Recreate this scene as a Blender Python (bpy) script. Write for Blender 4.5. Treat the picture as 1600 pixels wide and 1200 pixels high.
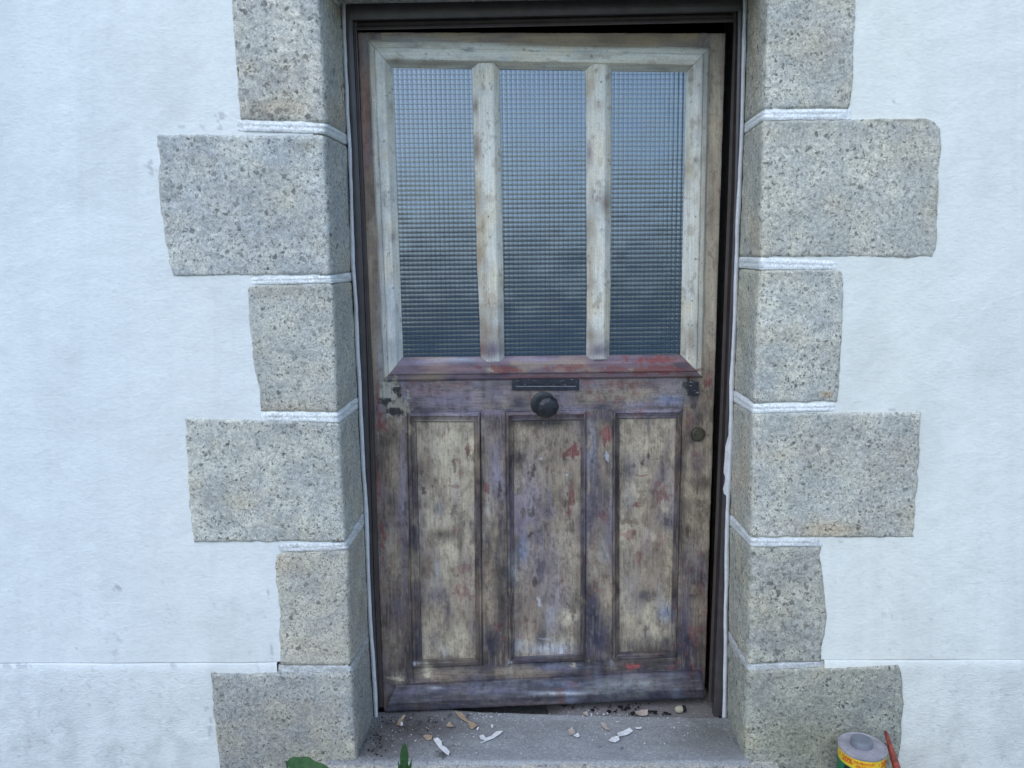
import bpy, bmesh, math, random
import numpy as np
from mathutils import Vector, Matrix
random.seed(7); rng = np.random.default_rng(7)
for o in list(bpy.data.objects): bpy.data.objects.remove(o)
S = bpy.context.scene; COL = S.collection

# ------------------------------------------------------------------ camera
F = 1200.0; PITCH = math.radians(8.0); ROLL = 0.0125; YAW = math.radians(1.0)
CAM = np.array([0.0, -1.90, 1.28])
fw = np.array([-math.sin(YAW)*math.cos(PITCH), math.cos(YAW)*math.cos(PITCH), -math.sin(PITCH)])
r0 = np.array([math.cos(YAW), math.sin(YAW), 0.0]); u0 = np.cross(r0, fw)
rt = math.cos(ROLL)*r0 - math.sin(ROLL)*u0; up = math.cos(ROLL)*u0 + math.sin(ROLL)*r0
cd = bpy.data.cameras.new('camera'); cam = bpy.data.objects.new('camera', cd); COL.objects.link(cam)
cd.sensor_width = 36.0; cd.lens = 36.0*F/1600.0; cd.clip_start = 0.05; cd.clip_end = 1000.0
cam.matrix_world = Matrix(((rt[0], up[0], -fw[0], CAM[0]), (rt[1], up[1], -fw[1], CAM[1]), (rt[2], up[2], -fw[2], CAM[2]), (0, 0, 0, 1)))
S.camera = cam
cd.dof.use_dof = True; cd.dof.focus_distance = 2.10; cd.dof.aperture_fstop = 1.8

# ------------------------------------------------------------------ light
SUN_EL, SUN_AZ = 48.0, 205.0        # azimuth in degrees, clockwise from +Y
w = bpy.data.worlds.new('World'); S.world = w; w.use_nodes = True
nt = w.node_tree; sky = nt.nodes.new('ShaderNodeTexSky'); sky.sky_type = 'NISHITA'; sky.sun_disc = False
sky.sun_elevation = math.radians(SUN_EL); sky.sun_rotation = math.radians(SUN_AZ); sky.air_density = 1.0; sky.dust_density = 0.6; sky.ozone_density = 1.7
nt.links.new(sky.outputs[0], nt.nodes['Background'].inputs[0]); nt.nodes['Background'].inputs[1].default_value = 0.15
sl = bpy.data.lights.new('sun', 'SUN'); sl.energy = 0.5; sl.angle = math.radians(70); sl.color = (1.0, 0.975, 0.94)
so = bpy.data.objects.new('sun', sl); COL.objects.link(so)
e, a = math.radians(SUN_EL), math.radians(SUN_AZ)
sd = Vector((math.sin(a)*math.cos(e), math.cos(a)*math.cos(e), math.sin(e)))
so.rotation_euler = sd.to_track_quat('Z', 'Y').to_euler(); so.location = (0, -3, 4)
S.view_settings.view_transform = 'Standard'; S.view_settings.look = 'None'; S.view_settings.gamma = 1.0
S.view_settings.exposure = 1.05

# ------------------------------------------------------------------ numeric helpers
def ray(px, py):
    px = np.asarray(px, float)[..., None]; py = np.asarray(py, float)[..., None]
    return fw*F + rt*(px-800.0) + up*(600.0-py)
def hit(px, py, P0, n):
    d = ray(px, py); k = ((np.asarray(P0)-CAM) @ n)/(d @ n); return CAM + d*k[..., None]
def onY(px, py, Y): 
    d = ray(px, py); k = (np.asarray(Y)-CAM[1])/d[..., 1]; return CAM + d*k[..., None]
def onZ(px, py, Z):
    d = ray(px, py); k = (np.asarray(Z)-CAM[2])/d[..., 2]; return CAM + d*k[..., None]
def proj(P):
    q = np.asarray(P)-CAM; z = q @ fw; return 800+F*(q @ rt)/z, 600-F*(q @ up)/z
def _h(ix, iy, s):
    n = (ix.astype(np.int64)*374761393 + iy.astype(np.int64)*668265263 + s*1274126177) & 0xffffffff
    n = ((n ^ (n >> 13))*1274126177) & 0xffffffff
    n = ((n ^ (n >> 16))*2246822519) & 0xffffffff
    return ((n ^ (n >> 15)) & 0xffffff)/float(0xffffff)
def vn(x, y, s=0):
    x = np.asarray(x, float); y = np.asarray(y, float); ix = np.floor(x); iy = np.floor(y)
    fx = x-ix; fy = y-iy; fx = fx*fx*(3-2*fx); fy = fy*fy*(3-2*fy); ix = ix.astype(np.int64); iy = iy.astype(np.int64)
    a = _h(ix, iy, s); b = _h(ix+1, iy, s); c = _h(ix, iy+1, s); d = _h(ix+1, iy+1, s)
    return (a*(1-fx)+b*fx)*(1-fy)+(c*(1-fx)+d*fx)*fy
def fbm(x, y, s=0, o=4):
    t = 0; am = .5; tot = 0
    for i in range(o):
        t = t+am*vn(x, y, s+i*17); tot += am; am *= .55; x = x*2.03+3.1; y = y*2.03+7.7
    return t/tot
def ss(a, b, x): 
    t = np.clip((x-a)/(b-a), 0, 1); return t*t*(3-2*t)
def lin(c):
    c = np.asarray(c, float)/255.0; return np.where(c <= .04045, c/12.92, ((c+.055)/1.055)**2.4)
def poly_at(pts, t):
    """point on a polyline, t = fraction of its vertical (or index) run"""
    p = np.asarray(pts, float); d = np.r_[0, np.cumsum(np.hypot(*np.diff(p, axis=0).T))]; d /= d[-1]
    return np.stack([np.interp(t, d, p[:, 0]), np.interp(t, d, p[:, 1])], -1)

# ------------------------------------------------------------------ object helpers
def root_loc(p):
    while p is not None and p.parent is not None: p = p.parent
    return np.array(p.location) if p is not None else np.zeros(3)
def thing(name, label, cat, loc, group=None):
    o = bpy.data.objects.new(name, None); COL.objects.link(o); o.location = loc; o.empty_display_size = .05
    o['label'] = label; o['category'] = cat
    if group: o['group'] = group
    return o
def tag(o, label=None, cat=None, group=None, kind=None):
    for k, v in (('label', label), ('category', cat), ('group', group), ('kind', kind)):
        if v: o[k] = v
    return o
def mk(name, V, FC, mat, parent=None, col=None, uv=None, smooth=True, loc=None):
    """V (n,3) world, FC list or (m,4) array of faces"""
    V = np.asarray(V, float); L = root_loc(parent) if loc is None else np.asarray(loc, float)
    V = V-L; me = bpy.data.meshes.new(name)
    if isinstance(FC, np.ndarray):
        n = len(V); m = len(FC); k = FC.shape[1]
        me.vertices.add(n); me.vertices.foreach_set('co', V.astype(np.float32).ravel())
        me.loops.add(m*k); me.loops.foreach_set('vertex_index', FC.astype(np.int32).ravel())
        me.polygons.add(m); me.polygons.foreach_set('loop_start', np.arange(0, m*k, k, dtype=np.int32))
        me.update(calc_edges=True); me.validate()
    else:
        me.from_pydata([tuple(v) for v in V], [], [tuple(int(i) for i in f) for f in FC]); me.update()
    if col is not None:
        ca = me.color_attributes.new('Col', 'FLOAT_COLOR', 'POINT'); c4 = np.ones((len(V), 4), np.float32); c4[:, :3] = np.asarray(col).reshape(-1, 3); ca.data.foreach_set('color', c4.ravel())
    if uv is not None:
        ul = me.uv_layers.new(name='UVMap'); vi = np.zeros(len(me.loops), np.int32); me.loops.foreach_get('vertex_index', vi)
        ul.data.foreach_set('uv', np.asarray(uv, np.float32).reshape(-1, 2)[vi].ravel())
    if smooth: me.polygons.foreach_set('use_smooth', np.ones(len(me.polygons), bool))
    me.materials.append(mat); o = bpy.data.objects.new(name, me); COL.objects.link(o)
    if parent is not None: o.parent = parent
    elif loc is not None: o.location = loc
    return o
def gfaces(n, m, wrap=False):
    i, j = np.meshgrid(np.arange(n-1), np.arange(m if wrap else m-1), indexing='ij'); j2 = (j+1) % m
    return np.stack([i*m+j, (i+1)*m+j, (i+1)*m+j2, i*m+j2], -1).reshape(-1, 4)
def grid(name, P, mat, parent=None, col=None, uv=None, smooth=True, loc=None, wrap=False):
    n, m = P.shape[:2]
    return mk(name, P.reshape(-1, 3), gfaces(n, m, wrap), mat, parent, col, uv, smooth, loc)
def bm_obj(name, bm, mat, parent=None, smooth=False, loc=None):
    me = bpy.data.meshes.new(name); bm.normal_update()
    L = root_loc(parent) if loc is None else np.asarray(loc, float)
    bmesh.ops.translate(bm, verts=bm.verts, vec=Vector(-L)); bm.to_mesh(me); bm.free()
    if smooth: me.polygons.foreach_set('use_smooth', np.ones(len(me.polygons), bool))
    me.materials.append(mat); o = bpy.data.objects.new(name, me); COL.objects.link(o)
    if parent is not None: o.parent = parent
    elif loc is not None: o.location = loc
    return o
def lathe(name, prof, C, axis, mat, parent, seg=24, smooth=True, loc=None, phase=0.0, endcap=True):
    """prof list of (radius, distance along axis)"""
    ax = np.asarray(axis, float); ax /= np.linalg.norm(ax); t = np.cross(ax, [0, 0, 1]) if abs(ax[2]) < .9 else np.cross(ax, [0, 1, 0]); t /= np.linalg.norm(t); b = np.cross(ax, t)
    th = np.arange(seg)*2*math.pi/seg+phase; prof = [(max(r, 1e-5), h) for r, h in prof]
    P = np.array([[np.asarray(C)+ax*h+r*(t*math.cos(q)+b*math.sin(q)) for q in th] for r, h in prof])
    n, m = P.shape[:2]; f = [tuple(x) for x in gfaces(n, m, True)]
    if endcap: f.append(tuple((n-1)*m+k for k in range(m-1, -1, -1))); f.append(tuple(range(m)))
    o = mk(name, P.reshape(-1, 3), f, mat, parent, smooth=smooth, loc=loc)
    bm = bmesh.new(); bm.from_mesh(o.data); bmesh.ops.remove_doubles(bm, verts=bm.verts, dist=1e-6); bmesh.ops.recalc_face_normals(bm, faces=bm.faces); bm.to_mesh(o.data); bm.free()
    if smooth: o.data.set_sharp_from_angle(angle=math.radians(38))
    return o

# ------------------------------------------------------------------ materials
class NT:
    def __init__(s, name):
        s.m = bpy.data.materials.new(name); s.m.use_nodes = True; s.t = s.m.node_tree; s.b = s.t.nodes['Principled BSDF']
    def n(s, typ, inp=None, **kw):
        x = s.t.nodes.new(typ)
        for k, v in kw.items(): setattr(x, k, v)
        for k, v in (inp or {}).items():
            if isinstance(v, bpy.types.NodeSocket): s.t.links.new(v, x.inputs[k])
            else: x.inputs[k].default_value = v
        return x
    def link(s, a, b): s.t.links.new(a, b)
    def math(s, op, a, b=None, c=None, clamp=False):
        x = s.n('ShaderNodeMath', operation=op, use_clamp=clamp)
        for i, v in enumerate((a, b, c)):
            if v is None: continue
            if isinstance(v, bpy.types.NodeSocket): s.link(v, x.inputs[i])
            else: x.inputs[i].default_value = v
        return x.outputs[0]
    def ramp(s, v, lo, hi, a=0.0, b=1.0):
        x = s.n('ShaderNodeMapRange', interpolation_type='SMOOTHSTEP', clamp=True)
        s.link(v, x.inputs[0]); x.inputs[1].default_value = lo; x.inputs[2].default_value = hi; x.inputs[3].default_value = a; x.inputs[4].default_value = b
        return x.outputs[0]
    def mix(s, f, a, b, mode='MIX'):
        x = s.n('ShaderNodeMix', data_type='RGBA', blend_type=mode)
        for k, v in ((0, f), (6, a), (7, b)):
            if isinstance(v, bpy.types.NodeSocket): s.link(v, x.inputs[k])
            else: x.inputs[k].default_value = (*v, 1) if isinstance(v, tuple) and len(v) == 3 else v
        return x.outputs[2]
    def noise(s, vec, scale, detail=4, rough=.55, dist=0.0):
        x = s.n('ShaderNodeTexNoise', {'Scale': scale, 'Detail': detail, 'Roughness': rough, 'Distortion': dist}); s.link(vec, x.inputs['Vector']); return x.outputs[0]
    def scale(s, v, k):
        x = s.n('ShaderNodeMapping', {'Scale': k}); s.link(v, x.inputs[0]); return x.outputs[0]
    def bump(s, h, st, dist, nrm=None):
        x = s.n('ShaderNodeBump', {'Strength': st, 'Distance': dist}); s.link(h, x.inputs['Height'])
        if nrm: s.link(nrm, x.inputs['Normal'])
        return x.outputs[0]
    def fin(s, col, rough=.7, nrm=None, spec=.3, metal=0.0):
        for k, v in (('Base Color', col), ('Roughness', rough), ('Normal', nrm), ('Specular IOR Level', spec), ('Metallic', metal)):
            if v is None: continue
            if isinstance(v, bpy.types.NodeSocket): s.link(v, s.b.inputs[k])
            else: s.b.inputs[k].default_value = (*v, 1) if isinstance(v, (tuple, list, np.ndarray)) and len(v) == 3 else v
        return s.m
def obj_coord(N, rnd=True):
    c = N.n('ShaderNodeTexCoord').outputs['Object']
    if not rnd: return c
    r = N.n('ShaderNodeObjectInfo').outputs['Random']; k = N.math('MULTIPLY', r, 37.0)
    cb = N.n('ShaderNodeCombineXYZ'); N.link(k, cb.inputs[0]); N.link(k, cb.inputs[2])
    ad = N.n('ShaderNodeVectorMath', operation='ADD'); N.link(c, ad.inputs[0]); N.link(cb.outputs[0], ad.inputs[1]); return ad.outputs[0]
def vcol(N): return N.n('ShaderNodeAttribute', attribute_name='Col').outputs['Color']

def m_granite(name='granite'):
    N = NT(name); c = obj_coord(N)
    base = vcol(N); rnd = N.n('ShaderNodeObjectInfo').outputs['Random']
    sc_ = N.n('ShaderNodeVectorMath', operation='SCALE'); N.link(c, sc_.inputs[0]); N.link(N.math('ADD', N.math('MULTIPLY', rnd, .55), .72), sc_.inputs['Scale']); c = sc_.outputs[0]
    nz = N.n('ShaderNodeTexNoise', {'Scale': 48.0, 'Detail': 4.0, 'Roughness': .65}); N.link(c, nz.inputs['Vector'])
    dv = N.n('ShaderNodeVectorMath', operation='MULTIPLY_ADD'); N.link(nz.outputs['Color'], dv.inputs[0]); dv.inputs[1].default_value = (.030, .030, .030); N.link(c, dv.inputs[2]); cw = dv.outputs[0]
    fine = N.noise(c, 330, 3, .7); mid = N.noise(c, 110, 4, .6); big = N.noise(c, 14, 3, .55)
    col = N.mix(N.ramp(mid, .36, .66), (.76, .77, .78), (1.09, 1.08, 1.06))
    col = N.mix(N.ramp(fine, .34, .7), N.mix(1.0, col, (.70, .71, .72), 'MULTIPLY'), N.mix(1.0, col, (1.18, 1.18, 1.17), 'MULTIPLY'))
    col = N.mix(N.ramp(big, .35, .7), N.mix(1.0, col, (.86, .87, .89), 'MULTIPLY'), N.mix(1.0, col, (1.07, 1.05, 1.0), 'MULTIPLY'))
    holes = None
    for sc, thr, rad, dk in ((56.0, .80, .36, .34), (120.0, .58, .44, .32), (230.0, .52, .45, .42)):
        v = N.n('ShaderNodeTexVoronoi', {'Scale': sc, 'Randomness': 1.0}, voronoi_dimensions='3D'); N.link(cw, v.inputs['Vector'])
        sp = N.n('ShaderNodeSeparateColor'); N.link(v.outputs['Color'], sp.inputs[0])
        on = N.math('GREATER_THAN', sp.outputs[0], thr)
        rr = N.math('MULTIPLY', sp.outputs[1], rad); rr = N.math('ADD', rr, .12)
        q = N.math('SUBTRACT', rr, v.outputs['Distance']); q = N.ramp(q, 0.0, .09); q = N.math('MULTIPLY', q, on)
        q2 = N.math('MULTIPLY', q, N.math('ADD', N.math('MULTIPLY', sp.outputs[2], .4), N.math('MULTIPLY_ADD', big, 1.1, -.12)), clamp=True)
        col = N.mix(q2, col, (dk*.62, dk*.64, dk*.66)); holes = q2 if holes is None else N.math('MAXIMUM', holes, q2)
    col = N.mix(1.0, col, base, 'MULTIPLY')
    h = N.math('ADD', N.math('MULTIPLY', fine, .5), mid); h = N.math('SUBTRACT', h, N.math('MULTIPLY', holes, .35))
    return N.fin(col, .85, N.bump(h, .55, .004), .2)
def m_render(name='lime_render', rough_scale=170, st=.32):
    N = NT(name); c = obj_coord(N, False); base = vcol(N)
    a = N.noise(N.scale(c, (.45, 1, 1)), rough_scale, 3, .6); b = N.noise(c, 45, 4, .55); d = N.noise(N.scale(c, (1, 1, .22)), 9, 4, .6)
    col = N.mix(1.0, base, N.mix(N.ramp(d, .35, .7), (.97, .973, .977), (1.0, 1.0, 1.0)), 'MULTIPLY')
    col = N.mix(N.ramp(a, .3, .6), N.mix(1.0, col, (.95, .955, .96), 'MULTIPLY'), col)
    h = N.math('ADD', N.math('MULTIPLY', a, .6), b)
    return N.fin(col, .75, N.bump(h, st, .006), .25)
def m_wood(name='weathered_paint', gain=1.0):
    N = NT(name); base = vcol(N); uv = N.n('ShaderNodeTexCoord').outputs['UV']
    g = N.noise(N.scale(uv, (9, 520, 1)), 1.0, 4, .6); g2 = N.noise(N.scale(uv, (40, 260, 1)), 1.0, 3, .6); f = N.noise(uv, 420, 3, .65)
    col = N.mix(1.0, base, N.mix(N.ramp(g, .3, .68), (.84, .83, .82), (1.09, 1.08, 1.07)), 'MULTIPLY')
    col = N.mix(1.0, col, N.mix(N.ramp(f, .3, .7), (.84, .84, .85), (1.12, 1.12, 1.12)), 'MULTIPLY')
    crack = N.ramp(g2, .70, .78); col = N.mix(N.math('MULTIPLY', crack, .55), col, (.03, .027, .026))
    h = N.math('ADD', g, N.math('MULTIPLY', f, .5)); h = N.math('SUBTRACT', h, N.math('MULTIPLY', crack, .8))
    return N.fin(col, N.ramp(f, .3, .7, .5, .75), N.bump(h, .35, .0015), .3)
def m_glass(name='pressed_glass'):
    N = NT(name); b = N.b
    b.inputs['Base Color'].default_value = (.055, .085, .125, 1); b.inputs['Roughness'].default_value = .2
    b.inputs['IOR'].default_value = 1.52; b.inputs['Transmission Weight'].default_value = 0.3; b.inputs['Specular IOR Level'].default_value = 1.0
    N.link(N.ramp(vcol(N), 0, 1, .22, 1.0), b.inputs['Coat Weight']); N.link(N.mix(vcol(N), (.026, .042, .060), (.056, .100, .142)), b.inputs['Base Color']); b.inputs['Coat IOR'].default_value = 1.95; b.inputs['Coat Tint'].default_value = (.75, .9, 1, 1); b.inputs['Coat Roughness'].default_value = .16  # dark groove lines painted into base colour and coat, standing in for refraction
    return N.m
def m_plain(name, col, rough=.6, spec=.4, metal=0.0, bs=300, bst=.15, var=.15, var_scale=40):
    N = NT(name); c = obj_coord(N, False); a = N.noise(c, bs, 3, .6); b = N.noise(c, var_scale, 5, .65)
    lo = tuple(x*(1-var) for x in col); hi = tuple(min(x*(1+var), .95) for x in col)
    return N.fin(N.mix(N.ramp(b, .3, .7), lo, hi), rough, N.bump(a, bst, .002), spec, metal)
def m_attr(name, rough=.8, bs=200, bst=.4, dist=.003, spec=.25):
    N = NT(name); c = obj_coord(N, False); a = N.noise(c, bs, 4, .65); b = N.noise(c, 420, 3, .65)
    col = N.mix(1.0, vcol(N), N.mix(N.ramp(a, .3, .7), (.8, .8, .8), (1.18, 1.18, 1.18)), 'MULTIPLY')
    col = N.mix(1.0, col, N.mix(N.ramp(b, .3, .7), (.82, .82, .82), (1.16, 1.16, 1.16)), 'MULTIPLY')
    return N.fin(col, rough, N.bump(a, bst, dist), spec)

M_GRAN = m_granite(); M_REND = m_render(); M_PLINTH = m_render('plinth_render', 210, .5); M_WOOD = m_wood(); M_GLASS = m_glass()
M_MORT = m_attr('white_mortar', .75, 160, .5, .004)
M_FRAME = m_plain('dark_brown_frame_paint', (.050, .044, .046), .38, .5, 0, 160, .06, .22, 25)
M_FRAME2 = m_plain('brown_frame_paint', (.058, .046, .042), .42, .5, 0, 160, .06, .2, 25)
M_SEAL = m_plain('white_sealant', (.62, .63, .64), .5, .4, 0, 180, .2, .1, 60)
M_CONC = m_attr('concrete', .85, 170, .45, .003)
M_DARK = m_plain('dark_interior', (.05, .05, .055), .9, .1)
M_BLACK = m_plain('black_iron_paint', (.016, .018, .022), .42, .5, 0, 260, .3, .4, 90)
M_BRASS = m_plain('tarnished_brass', (.075, .068, .045), .5, .5, .35, 300, .3, .35, 120)

# ------------------------------------------------------------------ setting
def box(name, lo, hi, mat, parent=None, bevel=0.0, loc=None):
    bm = bmesh.new(); bmesh.ops.create_cube(bm, size=1.0)
    for v in bm.verts: v.co = Vector([lo[i]+(v.co[i]+.5)*(hi[i]-lo[i]) for i in range(3)])
    if bevel: bmesh.ops.bevel(bm, geom=bm.edges, offset=bevel, segments=2, profile=.7, affect='EDGES')
    return bm_obj(name, bm, mat, parent, loc=loc)
RV = 0.205                                  # depth of the reveal, face of the door frame
M_GROUND = m_plain('gravel_ground', (.10, .10, .095), .9, .2, 0, 180, .6, .3, 60)
gr = grid('ground', np.array([[(-300, 300, -.035), (300, 300, -.035)], [(-300, -300, -.035), (300, -300, -.035)]], float), M_GROUND, smooth=False); gr['kind'] = 'structure'

# ------------------------------------------------------------------ house wall
wall = thing('house_wall', 'white rendered house wall with rough grey granite blocks stepping up both sides of the doorway', 'wall', (0, .1, 0))
def soft(C, X, Y, x, y, rx, ry, c, s, sd=0):
    if X.min() > x+2.6*rx or X.max() < x-2.6*rx or Y.min() > y+2.6*ry or Y.max() < y-2.6*ry: return
    r = np.hypot((X-x)/rx, (Y-y)/ry); r = r*(.7+.6*fbm(X/max(rx*.7, 3), Y/max(ry*.7, 3), 31+sd, 3)); m = (s*np.exp(-1.1*r*r))[..., None]
    C[...] = C*(1-m)+np.asarray(c)*m
def crisp(C, X, Y, x, y, rx, ry, c, s, sd=0, k=.55):
    if X.min() > x+2.3*rx or X.max() < x-2.3*rx or Y.min() > y+2.3*ry or Y.max() < y-2.3*ry: return
    r = np.hypot((X-x)/rx, (Y-y)/ry); q = (1-r)+(fbm(X/min(max(rx*.6, 2.2), 7), Y/min(max(ry*.6, 2.8), 9), 77+sd, 4)-.5)*2*k*2.1
    m = (s*ss(.18, .42, q)*(r < 2.2))[..., None]; C[...] = C*(1-m)+np.asarray(c)*m
WHITE = np.array([.775, .81, .785])
def wall_paint(P):
    X, Y = proj(P); C = np.empty(P.shape[:2]+(3,)); C[...] = WHITE; k = ss(900, 1300, X)[..., None]*.8+.55*np.exp(-((np.abs(X-850)-520)/170)**2)[..., None]; C = C*(1-k)+C*np.array([1.03, 1.0, .945])*k
    g = fbm(X/90, Y/140, 5, 4); C *= (1-.07*ss(.45, .8, g))[..., None]
    st = fbm(X/14, Y/260, 9, 3); C *= (1-.03*ss(.5, .85, st))[..., None]
    low = ss(960, 1210, Y); d = fbm(X/22, Y/26, 12, 4)
    C *= (1-.13*low*ss(.40, .75, d)-.07*low)[..., None]
    sp = fbm(X/5, Y/6, 15, 2)*(.55+.45*fbm(X/60, Y/60, 16, 3)); m = (.35*ss(.60, .68, sp)*ss(700, 1100, Y))[..., None]; C = C*(1-m)+np.array([.34, .35, .36])*m
    gy = np.array([.36, .37, .38])
    for x, y, rx, ry in ((346, 184, 9, 8), (283, 199, 5, 2.5), (316, 199, 5, 4), (343, 199, 7, 3.5), (235, 262, 9, 12), (1396, 158, 6, 3), (1392, 640, 8, 3), (1312, 846, 5, 3), (420, 925, 3, 10), (424, 1012, 3, 11), (323, 1105, 3, 9), (328, 1135, 4, 14), (28, 1041, 26, 4), (272, 1040, 7, 3), (118, 1015, 3, 2), (184, 920, 8, 7)):
        crisp(C, X, Y, x, y, rx, ry, gy, .55)
    return C
zc = np.concatenate([np.linspace(6.2, 2.0, 9)[:-1], np.arange(2.0, 0.14, -.006)])
ZL = float(onY(215, 1035, 0.004)[2]); ZR = float(onY(1450, 1030, 0.004)[2])
def render_patch(xa, zlow):
    X, Z = np.meshgrid(xa, np.concatenate([zc[zc > zlow+.004], [zlow]])); P = np.stack([X, np.full_like(X, .004), Z], -1)
    P[..., 1] += (fbm(X*9, Z*9, 3, 3)-.5)*.006*((Z < 2.0) & (np.abs(X) < 1.5))
    return P
OPL, OPR, OPT = float(onY(480, 0, 0)[0])+.02, float(onY(1216, 0, 0)[0])-.02, float(onY(800, 2, RV)[2])
XPL, XPR = float(onY(434, 1045, 0)[0]), float(onY(1288, 1040, 0)[0])
xl = np.concatenate([np.linspace(-7, -1.5, 12)[:-1], np.arange(-1.5, OPL-.02, .006)])
xr = np.concatenate([np.arange(OPR+.02, 1.56, .006), np.linspace(1.56, 7, 12)])
for xa, zl in ((xl, ZL), (xr, ZR)):
    P = render_patch(xa, zl); grid('render_coat', P, M_REND, wall, wall_paint(P))
# plinth: the lower render, a chamfered step proud of the wall above
for xa, zl in ((np.concatenate([np.linspace(-7, -1.5, 12)[:-1], np.arange(-1.5, XPL, .006)]), ZL), (np.concatenate([np.arange(XPR, 1.56, .006), np.linspace(1.56, 7, 12)]), ZR)):
    zz = np.concatenate([[zl+.002, zl-.0015, zl-.0032], [zl-.0042, zl-.020], np.arange(zl-.026, -.05, -.006)])
    yy = np.concatenate([[.012, .011, .0012], [.0006, -.0004], np.full(len(zz)-5, -.001)])
    X, Z = np.meshgrid(xa, zz); P = np.stack([X, np.broadcast_to(yy[:, None], X.shape).copy(), Z], -1)
    P[..., 1] += (fbm(X*9, Z*9, 3, 3)-.5)*.006*(np.abs(X) < 1.5); P[..., 2] += (fbm(X*4, X*0, 8, 2)-.5)*.004
    grid('plinth', P, M_PLINTH, wall, wall_paint(P))
# masonry behind the render (gives the wall its thickness) and above the door
M_CORE = m_plain('masonry_core', (.30, .29, .27), .9, .2)
box('masonry', (-7, .03, -.04), (OPL-.02, .5, 6.2), M_CORE, wall); box('masonry', (OPR+.02, .03, -.04), (7, .5, 6.2), M_CORE, wall)
box('masonry', (OPL-.02, .03, OPT+.30), (OPR+.02, .5, 6.2), M_CORE, wall)

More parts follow.
